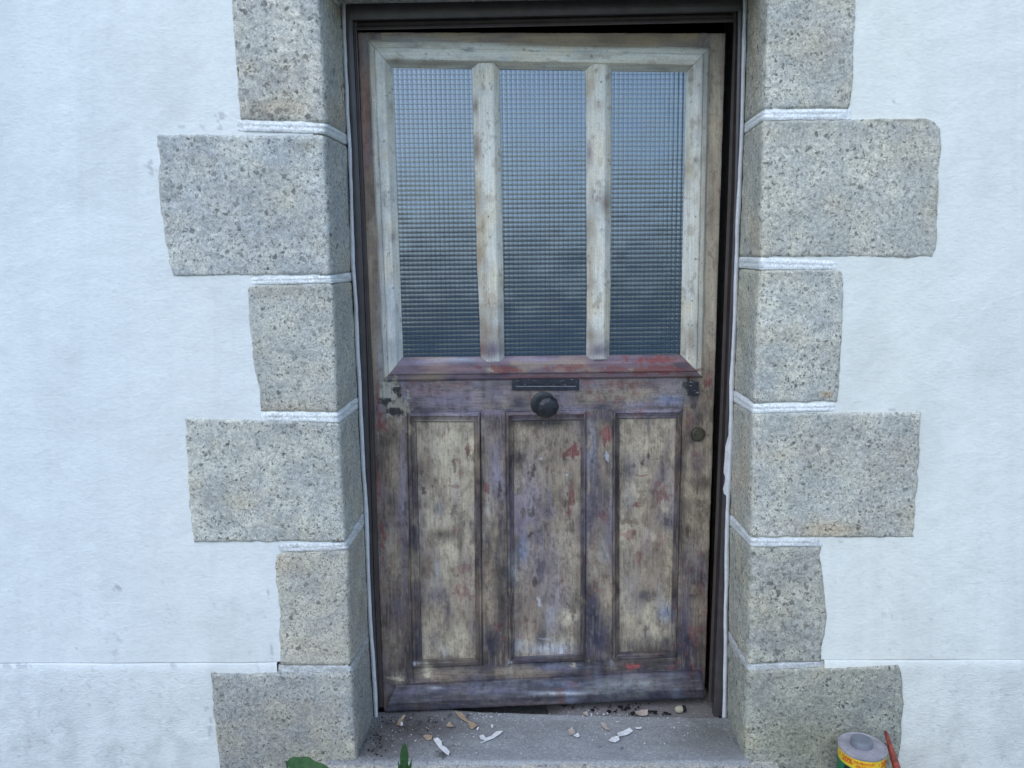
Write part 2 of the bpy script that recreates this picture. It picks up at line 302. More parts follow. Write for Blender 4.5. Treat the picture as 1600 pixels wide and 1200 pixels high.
# ---- granite blocks: face + rounded arris + reveal in one piece
LB = [(534, -40), (536, 0), (539, 100), (545, 200), (549, 300), (550.5, 400), (556, 480), (560, 570), (561.5, 600), (566, 700), (572, 800), (576, 900), (580, 1000), (585, 1070), (589, 1150)]
RB = [(1167, -40), (1165, 0), (1162, 100), (1159.5, 200), (1155, 300), (1151, 400), (1147.5, 500), (1143, 600), (1141, 700), (1137, 800), (1135, 900), (1134, 1000), (1132, 1120), (1131, 1150)]
def backx(side, y):
    p = np.array(LB if side < 0 else RB, float); return np.interp(y, p[:, 1], p[:, 0])
def wrap(name, side, outer, arris, by, mat, y0, rim, disp, tint, step=3.0, prof=None, jit=1.0, seed=0, blobs=()):
    """outer: polyline px of the outer end top->bottom; arris: (top px, bottom px); by: back row (top, bottom)"""
    ot, ob = np.array(outer[0], float), np.array(outer[-1], float); at, ab = np.array(arris[0], float), np.array(arris[1], float)
    if prof is not None:
        sh = np.array([0, .5]); ot = ot+sh; ob = ob-sh; at = at+sh; ab = ab-sh; outer = [tuple(ot), tuple(ob)]; by = (by[0]+.5, by[1]-.5)
    bt = np.array([backx(side, by[0])-side*0, by[0]], float); bb = np.array([backx(side, by[1]), by[1]], float)
    n = max(int(np.linalg.norm(ob-ot)/step), 6); mf = max(int(abs(at[0]-ot[0])/step), 6); mr = 26
    t = np.linspace(0, 1, n)
    O = poly_at(outer, t); A = at+(ab-at)*t[:, None]; B = bt+(bb-bt)*t[:, None]
    O[:, 0] += (fbm(t*n/6.0, t*0+seed, 40+seed, 3)-.5)*3.0*jit
    A3 = onY(A[:, 0], A[:, 1], y0); B3 = onY(B[:, 0], B[:, 1], RV+.012); B3[:, 0] -= side*(-.004)
    u = np.linspace(0, 1, mf); Fp = O[:, None]*(1-u[None, :, None])+A[:, None]*u[None, :, None]
    # wavy top and bottom edges
    ew = (fbm(Fp[..., 0]/16, Fp[..., 0]*0+3.3*seed, 50+seed, 3)-.5)*3.0*jit; ew2 = (fbm(Fp[..., 0]/16, Fp[..., 0]*0+1.7*seed, 60+seed, 3)-.5)*3.0*jit
    Fp[..., 1] += ew*(1-t)[:, None]**6+ew2*t[:, None]**6
    F3 = onY(Fp[..., 0], Fp[..., 1], y0)
    v = np.linspace(0, 1, mr+1)[1:]; R3 = A3[:, None]*(1-v[None, :, None])+B3[:, None]*v[None, :, None]
    P = np.concatenate([F3, R3], 1); nf = np.zeros(P.shape[1]); nf[:mf] = 1
    # normals: face -Y, reveal towards the opening
    N3 = np.zeros(P.shape); N3[:, :mf, 1] = -1; rdir = np.array([-side*1.0, 0, 0]); N3[:, mf:, :] = rdir
    rad = .012*(.6+.9*fbm(t*6, t*0+seed, 70+seed, 2))[:, None]
    da = np.linalg.norm(P-A3[:, None], axis=2); k = np.clip(1-da/(rad*1.6), 0, 1)**2
    inw = (np.array([0, 1.0, 0])-rdir)/math.sqrt(2)
    P = P+inw*(k*rad*.42)[..., None]
    s = np.concatenate([[0], np.cumsum(np.linalg.norm(np.diff(P[n//2], axis=0), axis=1))])
    hgt = np.linalg.norm(A3[-1]-A3[0]); TT, SS = np.meshgrid(t*hgt, s, indexing='ij')
    dd = (fbm(SS*26+seed*9, TT*26, 80+seed, 4)-.5)*2*disp+(fbm(SS*140+seed*5, TT*140, 81+seed, 3)-.5)*disp*.8
    if prof is not None: dd = (dd+np.asarray(prof(t))[:, None])*ss(0, .03, SS)-.0035*(1-ss(0, .03, SS))
    P = P+N3*dd[..., None]
    # rim falls back at the block's edges
    et = np.minimum(TT, hgt-TT); es = SS; rr = rim*(.7+.7*vn(SS*60, TT*60, 90+seed))
    k = np.maximum(1-et/rr, 0)**2; k2 = np.maximum(1-es/rr, 0)**2
    if prof is None: P = P-N3*(np.clip(np.maximum(k, k2), 0, 1)*.010)[..., None]
    X, Y = proj(P); C = np.empty(P.shape); C[...] = tint
    if prof is None:
        C *= (.86+.28*fbm(SS*9+seed, TT*9, 100+seed, 3))[..., None]
        warm = ss(.5, .8, fbm(SS*7+3*seed, TT*10, 101+seed, 4))[..., None]; C = C*(1-.55*warm)+C*np.array([1.06, .97, .84])*.55*warm
        cool = ss(.52, .8, fbm(SS*6+5*seed, TT*6, 102+seed, 4))[..., None]; C = C*(1-.5*cool)+C*np.array([.87, .9, .94])*.5*cool
    for b in blobs: soft(C, X, Y, *b)
    # cap rows/cols back into the wall
    Pp = np.pad(P, ((1, 1), (1, 0), (0, 0)), 'edge'); Np = np.pad(N3, ((1, 1), (1, 0), (0, 0)), 'edge'); Cp = np.pad(C, ((1, 1), (1, 0), (0, 0)), 'edge')
    e = np.zeros(Pp.shape[:2]); e[0, :] = e[-1, :] = 1; e[:, 0] = 1; Pp = Pp-Np*(e*.03)[..., None]
    if side > 0: Pp = Pp[:, ::-1]; Cp = Cp[:, ::-1]
    return grid(name, Pp, mat, wall, Cp)
G = lambda r, g, b: np.array([r, g, b])
BRN = lambda f: G(.40*f, .31*f, .22*f); YEL = G(.34, .30, .20)
GB = .44; STW = G(.86, .85, .76)
L_ST = [ # outer polyline, arris top/bottom, back rows, tint, face Y, blobs, label
 ([(352, -150), (357, -70), (359, -40)], ((488, -150), (496, -38)), (-100, 2), G(GB, GB, GB), 0, (), None),
 ([(357, -24), (362, 40), (366, 100), (371, 160), (374, 188)], ((497, -24), (510, 193)), (12, 211), G(GB, GB*.98, GB*.96), 0, ((430, 170, 60, 18, BRN(1), .5), (525, 180, 14, 20, BRN(1), .5)), 'grey granite block with a rusty brown lower edge'),
 ([(243, 208), (243, 222), (247, 245), (246, 260), (244, 275), (248, 330), (257, 390), (268, 433)], ((506, 209), (517, 431)), (226, 426), G(GB*.98, GB, GB*1.03), -.001, ((262, 250, 12, 14, G(.24, .26, .31), .6), (480, 228, 22, 7, G(.26, .26, .22), .6)), 'wide bluish grey granite block with a ragged chipped end'),
 ([(384, 444), (386, 500), (391, 540), (394, 575), (402, 605), (405, 645)], ((520, 442), (528, 646)), (439, 621), G(GB, GB*.985, GB*.96), 0, ((455, 640, 60, 14, BRN(1), .45),), None),
 ([(286, 652), (290, 720), (293, 790), (300, 849)], ((530, 660), (540, 849)), (637, 800), G(GB*.99, GB*.985, GB*.97), -.001, (), 'large even grey granite block with clean square end'),
 ([(427, 862), (428, 905), (434, 950), (433, 1000), (436, 1041)], ((543, 858), (548, 1042)), (819, 991), G(GB*.97, GB*.94, GB*.89), 0, ((480, 1020, 50, 30, BRN(1), .3), (450, 880, 40, 20, BRN(1), .3)), 'narrow brownish granite block'),
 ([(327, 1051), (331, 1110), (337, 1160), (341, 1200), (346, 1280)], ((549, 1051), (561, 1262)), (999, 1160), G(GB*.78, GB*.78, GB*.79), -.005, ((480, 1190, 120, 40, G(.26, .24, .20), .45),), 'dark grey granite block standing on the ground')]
R_ST = [
 ([(1342, -150), (1340, 0), (1338, 60), (1336, 130), (1332, 160), (1328, 171)], ((1204, -150), (1194, 172)), (-100, 194), G(GB, GB*.985, GB*.95), 0, ((1177, 80, 12, 90, BRN(.9), .4), (1280, 70, 40, 40, BRN(1.1), .25)), None),
 ([(1448, 184), (1462, 188), (1473, 200), (1474, 215), (1471, 290), (1467, 350), (1466, 390), (1458, 404)], ((1192, 186), (1188, 403)), (209, 402), G(GB*1.02, GB, GB*.955), -.001, ((1420, 240, 50, 30, G(.40, .36, .30), .4), (1175, 360, 12, 40, BRN(1.1), .35)), 'wide buff grey granite block with rounded corners'),
 ([(1308, 420), (1319, 425), (1322, 436), (1320, 500), (1316, 560), (1314, 610), (1310, 630)], ((1188, 421), (1177, 632)), (418, 610), G(GB, GB, GB*.98), 0, ((1292, 616, 10, 5, G(.42, .25, .12), .7), (1160, 500, 12, 80, YEL, .3)), 'narrow granite block with dark pebbly specks'),
 ([(1441, 642), (1440, 700), (1437, 760), (1433, 790), (1431, 842)], ((1176, 645), (1173, 842)), (627, 803), G(GB, GB*.985, GB*.95), -.001, ((1300, 828, 60, 14, G(.40, .29, .17), .5), (1160, 730, 14, 80, BRN(1.0), .35)), 'large granite block with a brown stain along its foot'),
 ([(1287, 853), (1283, 868), (1286, 890), (1291, 920), (1294, 968), (1292, 990), (1287, 1010), (1285, 1036)], ((1173, 853), (1168, 1040)), (819, 985), G(GB*.84, GB*.82, GB*.77), 0, ((1230, 1000, 60, 40, G(.28, .28, .27), .5),), 'narrow dull granite block with a wavy outer edge'),
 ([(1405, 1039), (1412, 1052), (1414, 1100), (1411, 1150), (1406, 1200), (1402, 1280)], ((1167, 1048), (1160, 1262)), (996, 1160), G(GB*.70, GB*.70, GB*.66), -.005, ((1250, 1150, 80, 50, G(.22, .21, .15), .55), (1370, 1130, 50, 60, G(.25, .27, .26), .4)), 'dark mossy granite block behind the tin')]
for side, lst, sd0 in ((-1, L_ST, 3), (1, R_ST, 23)):
    for i, (out, ar, by, tint, y0, bl, lab) in enumerate(lst):
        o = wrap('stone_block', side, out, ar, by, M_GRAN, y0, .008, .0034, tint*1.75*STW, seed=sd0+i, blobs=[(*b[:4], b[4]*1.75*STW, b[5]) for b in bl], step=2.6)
        if lab: o['label'] = lab
# ---- painted mortar joints (double ridge), wrapping round the arris
def jprof(t): return -.0012+.0024*(np.exp(-((t-.3)/.17)**2)+np.exp(-((t-.74)/.2)**2)*.9)
def thinprof(t): return -.003+.003*np.exp(-((t-.5)/.3)**2)
GREY_EDGE = G(.30, .31, .33)
L_JT = [([(359, -40), (357, -24)], ((497, -38), (498, -24)), (0, 13), 0), ([(371, 187), (371, 205)], ((510, 192), (507, 209)), (210, 227), 0), ([(381, 433), (382, 446)], ((517, 430), (520, 443)), (425, 440), 0), ([(404, 644), (405, 659)], ((528, 645), (530, 661)), (619, 638), 0), ([(426, 850), (427, 864)], ((540, 848), (543, 860)), (799, 820), 1), ([(434, 1040), (435, 1052)], ((548, 1041), (549, 1053)), (990, 1001), 2)]
R_JT = [([(1331, 169), (1331, 187)], ((1194, 170), (1192, 188)), (193, 210), 0), ([(1319, 408), (1317, 422)], ((1188, 402), (1188, 422)), (401, 419), 0), ([(1312, 630), (1310, 643)], ((1177, 631), (1176, 647)), (609, 628), 0), ([(1290, 842), (1289, 855)], ((1173, 841), (1173, 855)), (802, 820), 1), ([(1289, 1034), (1289, 1043)], ((1168, 1039), (1167, 1049)), (984, 997), 2)]
for side, lst, sd0 in ((-1, L_JT, 60), (1, R_JT, 80)):
    for i, (out, ar, by, worn) in enumerate(lst):
        def jp(t, worn=worn): return jprof(t)*(1.0, .8, .3)[worn]
        o = wrap('mortar_joint', side, out, ar, by, M_MORT, .001, .004, .0012, G(.80, .82, .79)*(1, .88, .70)[worn], step=1.1, prof=jp, jit=.6, seed=sd0+i)
        me = o.data; V = np.zeros(len(me.vertices)*3); me.vertices.foreach_get('co', V); V = V.reshape(-1, 3)+np.array(wall.location); X, Y = proj(V)
        c = np.zeros(len(V)*4, np.float32); ca = me.color_attributes['Col']; ca.data.foreach_get('color', c); c = c.reshape(-1, 4)
        m = ss(.56, .68, fbm(X/11, Y/3.0, 7+i, 4)+(.0, .05, .13)[worn])*(.45, .65, .9)[worn]*(1 if side < 0 else .6); c[:, :3] = c[:, :3]*(1-m[:, None])+G(.40, .40, .38)*m[:, None]; ca.data.foreach_set('color', c.ravel())

# granite lintel over the doorway (its underside is the grey sliver along the top)
bm = bmesh.new(); bmesh.ops.create_cube(bm, size=1.0)
for v in bm.verts: v.co = Vector((OPL-.16+(v.co.x+.5)*(OPR-OPL+.32), -.004+(v.co.y+.5)*.3, OPT+(v.co.z+.5)*.33))
bmesh.ops.bevel(bm, geom=bm.edges, offset=.008, segments=2, affect='EDGES')
lt = bm_obj('lintel', bm, M_GRAN, wall); ca = lt.data.color_attributes.new('Col', 'FLOAT_COLOR', 'POINT')
for d in ca.data: d.color = (*(GB*1.75*STW), 1)

# ------------------------------------------------------------------ door frame
frame = thing('door_frame', 'dark brown painted door frame set back between the granite blocks', 'door frame', (0, RV, 0))
def strip(name, left, right, ys, ye, Y0, Y1, mat, parent, thick=.06, n=80, prof=None, m=8):
    """vertical bar between two px polylines (x by row), its face at depth Y0, swept back"""
    y = np.linspace(ys, ye, n); l = np.array(left, float); r = np.array(right, float)
    xl_ = np.interp(y, l[:, 1], l[:, 0]); xr_ = np.interp(y, r[:, 1], r[:, 0]); u = np.linspace(0, 1, m)
    X = xl_[:, None]*(1-u)+xr_[:, None]*u; Yp = np.broadcast_to(y[:, None], X.shape)
    dep = Y0+(Y1-Y0)*u if prof is None else np.array([prof(q) for q in u])
    P = onY(X, Yp, np.broadcast_to(dep, X.shape))
    Pp = np.pad(P, ((1, 1), (1, 1), (0, 0)), 'edge'); e = np.zeros(Pp.shape[:2]); e[0] = e[-1] = 1; e[:, 0] = e[:, -1] = 1; Pp[..., 1] += e*thick
    o = grid(name, Pp, mat, parent); o.data.set_sharp_from_angle(angle=math.radians(35)); return o
lj_in = [(551, 0), (551, 45), (562.5, 300), (574, 600), (583, 900), (592, 1108), (593, 1130)]
lj_door = [(556.5, 0), (557.5, 45), (568, 300), (582, 600), (591, 900), (599, 1100), (600, 1130)]
rj_in = [(1153.5, 0), (1153, 60), (1148, 300), (1136, 600), (1124, 900), (1116, 1080), (1115, 1130)]
rj_gap = [(1147, 0), (1146, 60), (1138, 300), (1127, 600), (1115, 900), (1107.5, 1080), (1106, 1130)]
def cove(a, b):   # rounded step from depth a down to b
    return lambda q: a+(b-a)*ss(.0, .75, q)
lj = strip('jamb', LB, lj_in, -10, 1108, RV, RV, M_FRAME, frame, prof=lambda q: RV-.002*math.sin(math.pi*q))
strip('rebate_bead', [(x-.3, y) for x, y in lj_in], lj_door, 20, 1105, RV+.01, RV+.014, M_FRAME2, lj, prof=lambda q: RV+.012-.006*math.sin(min(q*1.6, 1)*math.pi))
rj = strip('jamb', rj_in, RB, -10, 1119, RV, RV, M_FRAME, frame, thick=.02, prof=lambda q: RV-.002*math.sin(math.pi*q))
strip('rebate_bead', rj_gap, [(x+.3, y) for x, y in rj_in], 20, 1098, RV+.02, RV+.004, M_FRAME2, rj, prof=lambda q: RV+.013-.007*math.sin(math.pi*min(q*1.25, 1))+.0015*math.sin(q*14), thick=.004)
# head: flat fascia, dark cove, bead
def head_grid(name, top, bot, prof, mat, parent, m=160, n=12, thick=.06):
    x = np.linspace(0, 1, m); t = np.array(top, float); b = np.array(bot, float)
    T = np.stack([t[0, 0]+(t[1, 0]-t[0, 0])*x, t[0, 1]+(t[1, 1]-t[0, 1])*x], -1); B = np.stack([b[0, 0]+(b[1, 0]-b[0, 0])*x, b[0, 1]+(b[1, 1]-b[0, 1])*x], -1)
    v = np.linspace(0, 1, n); Q = T[None]*(1-v[:, None, None])+B[None]*v[:, None, None]
    P = onY(Q[..., 0], Q[..., 1], np.broadcast_to(np.array([prof(q) for q in v])[:, None], Q.shape[:2]))
    Pp = np.pad(P, ((1, 1), (1, 1), (0, 0)), 'edge'); e = np.zeros(Pp.shape[:2]); e[0] = e[-1] = 1; e[:, 0] = e[:, -1] = 1; Pp[..., 1] += e*thick
    o = grid(name, Pp, mat, parent); o.data.set_sharp_from_angle(angle=math.radians(40)); return o
hd = head_grid('head', ((547, 3), (1158, -3)), ((547, 31), (1158, 17.5)), lambda q: RV-.003-.002*math.sin(math.pi*q), M_FRAME, frame, thick=.012)
head_grid('rebate_bead', ((551, 29), (1154, 16)), ((551, 47), (1154, 34)), lambda q: RV+.016-.004*math.exp(-((q-.78)/.10)**2)+.004*(1-q), M_FRAME2, hd, n=24, thick=.004)
# white sealant beads along the stone, and a smear on the right jamb
def bead(name, line, wpx, seed, parent, ye=1122):
    y = np.linspace(-30, ye, 260); p = np.array(line, float); x = np.interp(y, p[:, 1], p[:, 0]); wd = wpx*(.75+.5*fbm(y/40, y*0, seed, 3)); x = x+(fbm(y/60, y*0+5, seed+1, 2)-.5)*2
    u = np.linspace(-1, 1, 7); X = x[:, None]+wd[:, None]*u*.5; dep = RV-.004-.005*(1-u*u)
    P = onY(X, np.broadcast_to(y[:, None], X.shape), np.broadcast_to(dep, X.shape)); return grid(name, P, M_SEAL, parent)
bead('sealant', LB, 6.0, 201, frame); bead('sealant', RB, 6.5, 221, frame)
sm = [(1138, 680), (1133.5, 697), (1132, 720), (1130.5, 738), (1133, 745), (1132.5, 754), (1129.5, 764), (1131, 771), (1135, 775), (1136, 764), (1137.5, 742), (1139, 700)]
bm = bmesh.new(); vs = [bm.verts.new(onY(x, y, RV-.006)) for x, y in sm]; f = bm.faces.new(vs)
if f.normal.y > 0: f.normal_flip()
r = bmesh.ops.inset_region(bm, faces=[f], thickness=.0018, depth=.003); so_ = bm_obj('sealant', bm, M_SEAL, frame, smooth=True); so_['label'] = 'pale putty smear on the right jamb'

# ------------------------------------------------------------------ hallway behind
hb = bmesh.new(); bmesh.ops.create_cube(hb, size=1.0)
for v in hb.verts: v.co = Vector((OPL-.25+(v.co.x+.5)*1.6, .34+(v.co.y+.5)*2.6, -.03+(v.co.z+.5)*2.6))
ff = [f for f in hb.faces if f.calc_center_median().y < .4]; bmesh.ops.delete(hb, geom=ff, context='FACES_ONLY'); bmesh.ops.reverse_faces(hb, faces=hb.faces)
hw = bm_obj('hallway', hb, M_DARK); hw['kind'] = 'structure'

# ------------------------------------------------------------------ front door
D0 = RV+.020; SWING = .052                     # door face at hinge; how far the free edge has swung in
pl = onY(559, 580, D0); pr = onY(1117, 580, D0+SWING)
dx = pr-pl; dx[2] = 0; dx /= np.linalg.norm(dx); dn = np.array([dx[1], -dx[0], 0.0])      # outward normal
dn = dn if dn[1] < 0 else -dn
def dhit(px, py, d):                            # d metres into the door (negative = proud)
    q = ray(px, py); k = ((pl-CAM) @ dn - np.asarray(d))/(q @ dn); return CAM+q*k[..., None]
door = thing('front_door', 'old wooden front door half stripped of its paint, three panes above three panels, slightly ajar', 'door', tuple(onZ(600, 1112, 0)))
K = 1.82
def dcol(c): return np.minimum(lin(c)*K*np.array([1.0, .955, .84]), .85)
TAN = dcol((150, 141, 120)); TAN2 = dcol((128, 116, 97)); BRO = dcol((100, 86, 76)); DKB = dcol((66, 56, 52)); VIO = dcol((108, 103, 128)); VIO2 = dcol((84, 78, 98)); NAV = dcol((42, 44, 66)); BLU = dcol((92, 110, 145)); RED = dcol((104, 52, 52)); WHT = dcol((166, 170, 167)); GRY = dcol((128, 136, 144)); ORG = dcol((122, 88, 66)); BLK = dcol((32, 33, 38)); PNK = dcol((112, 88, 92)); CRM = dcol((172, 164, 140)); PALE = dcol((150, 160, 178))
SOFT = [ # x y rx ry colour strength
 (700, 690, 45, 40, TAN, .75), (690, 835, 28, 9, DKB, .75), (712, 838, 16, 10, BLK, .4), (680, 930, 28, 20, VIO2, .65), (655, 800, 14, 70, VIO2, .4), (710, 1000, 32, 30, TAN, .7), (702, 985, 8, 14, DKB, .4), (730, 940, 20, 60, TAN2, .5), (675, 850, 14, 8, BRO, .6), (668, 735, 10, 30, DKB, .3), (712, 795, 14, 20, DKB, .35),
 (655, 1000, 10, 50, NAV, .35), (700, 1030, 50, 6, DKB, .5),
 (860, 690, 50, 40, TAN2, .6), (880, 800, 26, 80, TAN2, .45), (812, 715, 13, 16, BLK, .85), (800, 690, 14, 14, DKB, .6), (828, 790, 22, 70, VIO, .65), (815, 862, 11, 22, BLU, .75), (840, 900, 24, 60, VIO2, .5), (858, 800, 12, 12, VIO2, .8), (868, 925, 18, 60, VIO, .4), (885, 965, 14, 12, CRM, .75), (882, 1000, 18, 12, CRM, .5), (885, 870, 16, 40, TAN, .7), (860, 1014, 36, 10, PALE, .6), (812, 1005, 10, 16, BLU, .5), (822, 1003, 10, 12, CRM, .4), (812, 960, 14, 40, DKB, .45), (833, 940, 10, 40, BRO, .5), (850, 662, 40, 6, BLK, .8), (893, 775, 8, 40, BRO, .3), (860, 870, 26, 30, VIO2, .4),
 (1010, 690, 40, 40, TAN, .55), (985, 730, 14, 25, VIO2, .6), (978, 735, 8, 16, NAV, .55), (1045, 815, 11, 14, NAV, .85), (1040, 957, 12, 14, BLU, .9), (1010, 932, 17, 13, NAV, .8), (1030, 880, 30, 40, TAN2, .5), (1000, 985, 30, 30, TAN, .6), (1040, 1005, 16, 16, NAV, .7), (985, 1010, 16, 12, NAV, .6), (985, 880, 10, 30, NAV, .35), (1040, 745, 14, 24, DKB, .3), (995, 870, 20, 20, BRO, .45), (1010, 1015, 40, 6, DKB, .6), (1030, 990, 12, 12, CRM, .4),
 (768, 680, 12, 20, TAN2, .4), (776, 740, 8, 46, VIO, .7), (757, 845, 6, 12, NAV, .5), (768, 890, 10, 20, BRO, .6), (766, 930, 12, 50, TAN2, .6), (768, 1005, 16, 26, NAV, .8), (784, 830, 6, 50, NAV, .5), (782, 935, 6, 60, DKB, .5),
 (935, 648, 24, 14, NAV, .8), (925, 705, 8, 40, BLU, .6), (935, 770, 12, 60, VIO2, .55), (946, 745, 8, 20, TAN2, .4), (940, 840, 14, 30, TAN2, .4), (928, 945, 12, 30, NAV, .75), (935, 1000, 18, 26, NAV, .8), (945, 930, 8, 40, TAN2, .5), (954, 820, 6, 80, VIO, .4), (917, 780, 6, 100, VIO, .5),
 (598, 690, 16, 10, BLK, .7), (618, 730, 12, 50, TAN2, .7), (630, 770, 8, 60, VIO, .65), (612, 860, 12, 60, TAN2, .6), (632, 870, 7, 90, VIO2, .6), (618, 950, 20, 22, VIO2, .55), (615, 1020, 18, 40, TAN2, .5), (620, 660, 18, 12, TAN2, .5), (638, 1000, 8, 60, DKB, .4),
 (1085, 850, 16, 60, TAN2, .45), (1085, 610, 18, 16, BLK, .85), (1066, 605, 8, 14, GRY, .4), (1094, 650, 10, 24, DKB, .7), (1078, 665, 10, 26, DKB, .5), (1093, 720, 14, 14, VIO2, .4), (1070, 960, 10, 60, VIO2, .7), (1072, 1010, 14, 30, NAV, .75), (1090, 960, 10, 30, TAN2, .5), (1098, 985, 8, 14, DKB, .6), (1072, 790, 8, 14, BLK, .4), (1085, 838, 12, 10, BLK, .35), (1085, 760, 18, 40, TAN2, .35), (1095, 880, 12, 40, VIO2, .35),
 (700, 625, 60, 12, VIO, .45), (670, 612, 40, 7, PNK, .7), (735, 645, 60, 5, VIO, .85), (660, 645, 24, 6, NAV, .55), (775, 618, 22, 12, VIO, .5), (812, 632, 18, 16, NAV, .9), (800, 600, 30, 8, NAV, .4), (930, 622, 30, 14, TAN2, .8), (990, 618, 40, 10, TAN2, .6), (990, 605, 40, 5, PNK, .4), (1045, 625, 24, 8, BLU, .85), (1000, 632, 40, 6, VIO, .7), (1010, 645, 50, 5, VIO, .85), (890, 640, 30, 5, VIO, .7), (940, 634, 20, 10, NAV, .7), (1020, 600, 20, 8, DKB, .5), (900, 648, 40, 4, PNK, .4), (815, 648, 30, 4, PNK, .5),
 (660, 566, 30, 5, VIO, .8), (720, 562, 40, 4, PALE, .5), (830, 562, 40, 4, VIO, .8), (700, 576, 50, 5, PNK, .8), (770, 578, 12, 5, CRM, .5), (875, 576, 8, 4, CRM, .5), (985, 578, 30, 4, TAN2, .5), (1060, 575, 8, 6, DKB, .5),
 (690, 1055, 50, 10, TAN2, .65), (668, 1045, 8, 10, CRM, .6), (620, 1060, 12, 8, CRM, .5), (805, 1052, 40, 8, TAN2, .7), (640, 1055, 14, 10, NAV, .7), (750, 1062, 40, 5, NAV, .6), (870, 1042, 40, 6, BLU, .5), (900, 1055, 60, 6, NAV, .6), (935, 1032, 12, 6, BLK, .6), (1030, 1035, 40, 8, BLK, .6), (1080, 1050, 24, 14, NAV, .7), (1000, 1055, 60, 6, VIO2, .5),
 (640, 1080, 30, 8, VIO, .4), (760, 1078, 60, 6, VIO, .5), (880, 1068, 40, 4, BLU, .5), (870, 1083, 36, 3, PALE, .75), (990, 1068, 50, 8, GRY, .4), (680, 1075, 12, 2.5, PALE, .6), (1060, 1070, 40, 10, DKB, .4), (820, 1100, 60, 4, PNK, .35), (730, 1090, 50, 4, DKB, .5),
 # upper part: bare patches on pale paint
 (570, 170, 8, 120, ORG, .8), (572, 80, 8, 30, GRY*.7, .6), (578, 420, 9, 110, TAN2, .5), (585, 540, 8, 60, TAN2, .6), (595, 380, 6, 200, GRY, .6), (598, 560, 8, 40, GRY, .6),
 (680, 99, 60, 5, TAN2, .7), (620, 95, 10, 6, BRO, .6), (790, 100, 14, 4, CRM, .4), (860, 70, 90, 4, TAN2, .8), (960, 72, 80, 5, TAN2, .6), (960, 98, 100, 5, CRM, .45), (1040, 100, 60, 8, TAN2, .35), (640, 62, 60, 5, GRY, .5), (800, 53, 140, 3, BRO, .5), (1000, 60, 90, 9, dcol((120, 108, 84)), .8), (1120, 66, 12, 10, BRO, .5),
 (743, 165, 5, 14, BRO, .7), (745, 235, 7, 24, BRO, .8), (745, 310, 7, 26, TAN2, .9), (748, 400, 8, 30, TAN2, .85), (755, 520, 10, 30, BRO, .6), (768, 548, 22, 16, VIO2*.9, .9), (768, 520, 20, 14, BRO, .4), (775, 440, 14, 30, CRM, .55), (770, 330, 14, 40, CRM, .4), (752, 545, 6, 12, RED, .5),
 (921, 240, 6, 20, VIO2, .8), (920, 140, 6, 20, TAN2, .5), (935, 165, 8, 8, ORG, .4), (935, 235, 12, 30, CRM, .5), (946, 318, 8, 18, BRO, .8), (935, 400, 10, 24, CRM, .4), (921, 440, 6, 80, TAN2, .6), (935, 548, 22, 15, VIO2*.9, .9), (934, 525, 18, 14, BRO, .35), (922, 525, 8, 14, BRO, .6),
 (610, 480, 12, 60, PALE, .4), (614, 370, 5, 10, VIO2, .6), (610, 190, 8, 40, TAN2, .25), (612, 545, 12, 18, GRY, .7), (590, 250, 6, 80, GRY, .4),
 (1078, 250, 6, 40, CRM, .5), (1092, 190, 4, 14, BRO, .6), (1087, 250, 5, 7, DKB, .6), (1080, 530, 12, 26, BRO, .7), (1092, 520, 10, 30, GRY, .5), (1104, 300, 4, 200, GRY, .6), (1100, 130, 5, 50, GRY, .5), (1120, 180, 14, 150, TAN, .85), (1112, 440, 13, 130, TAN, .8), (1104, 570, 12, 40, TAN2, .6), (1127, 112, 4, 8, ORG, .7), (1126, 195, 4, 8, ORG, .6), (1112, 330, 5, 30, BRO, .5), (1105, 580, 12, 20, BRO, .6), (1110, 480, 9, 60, TAN, .5)]
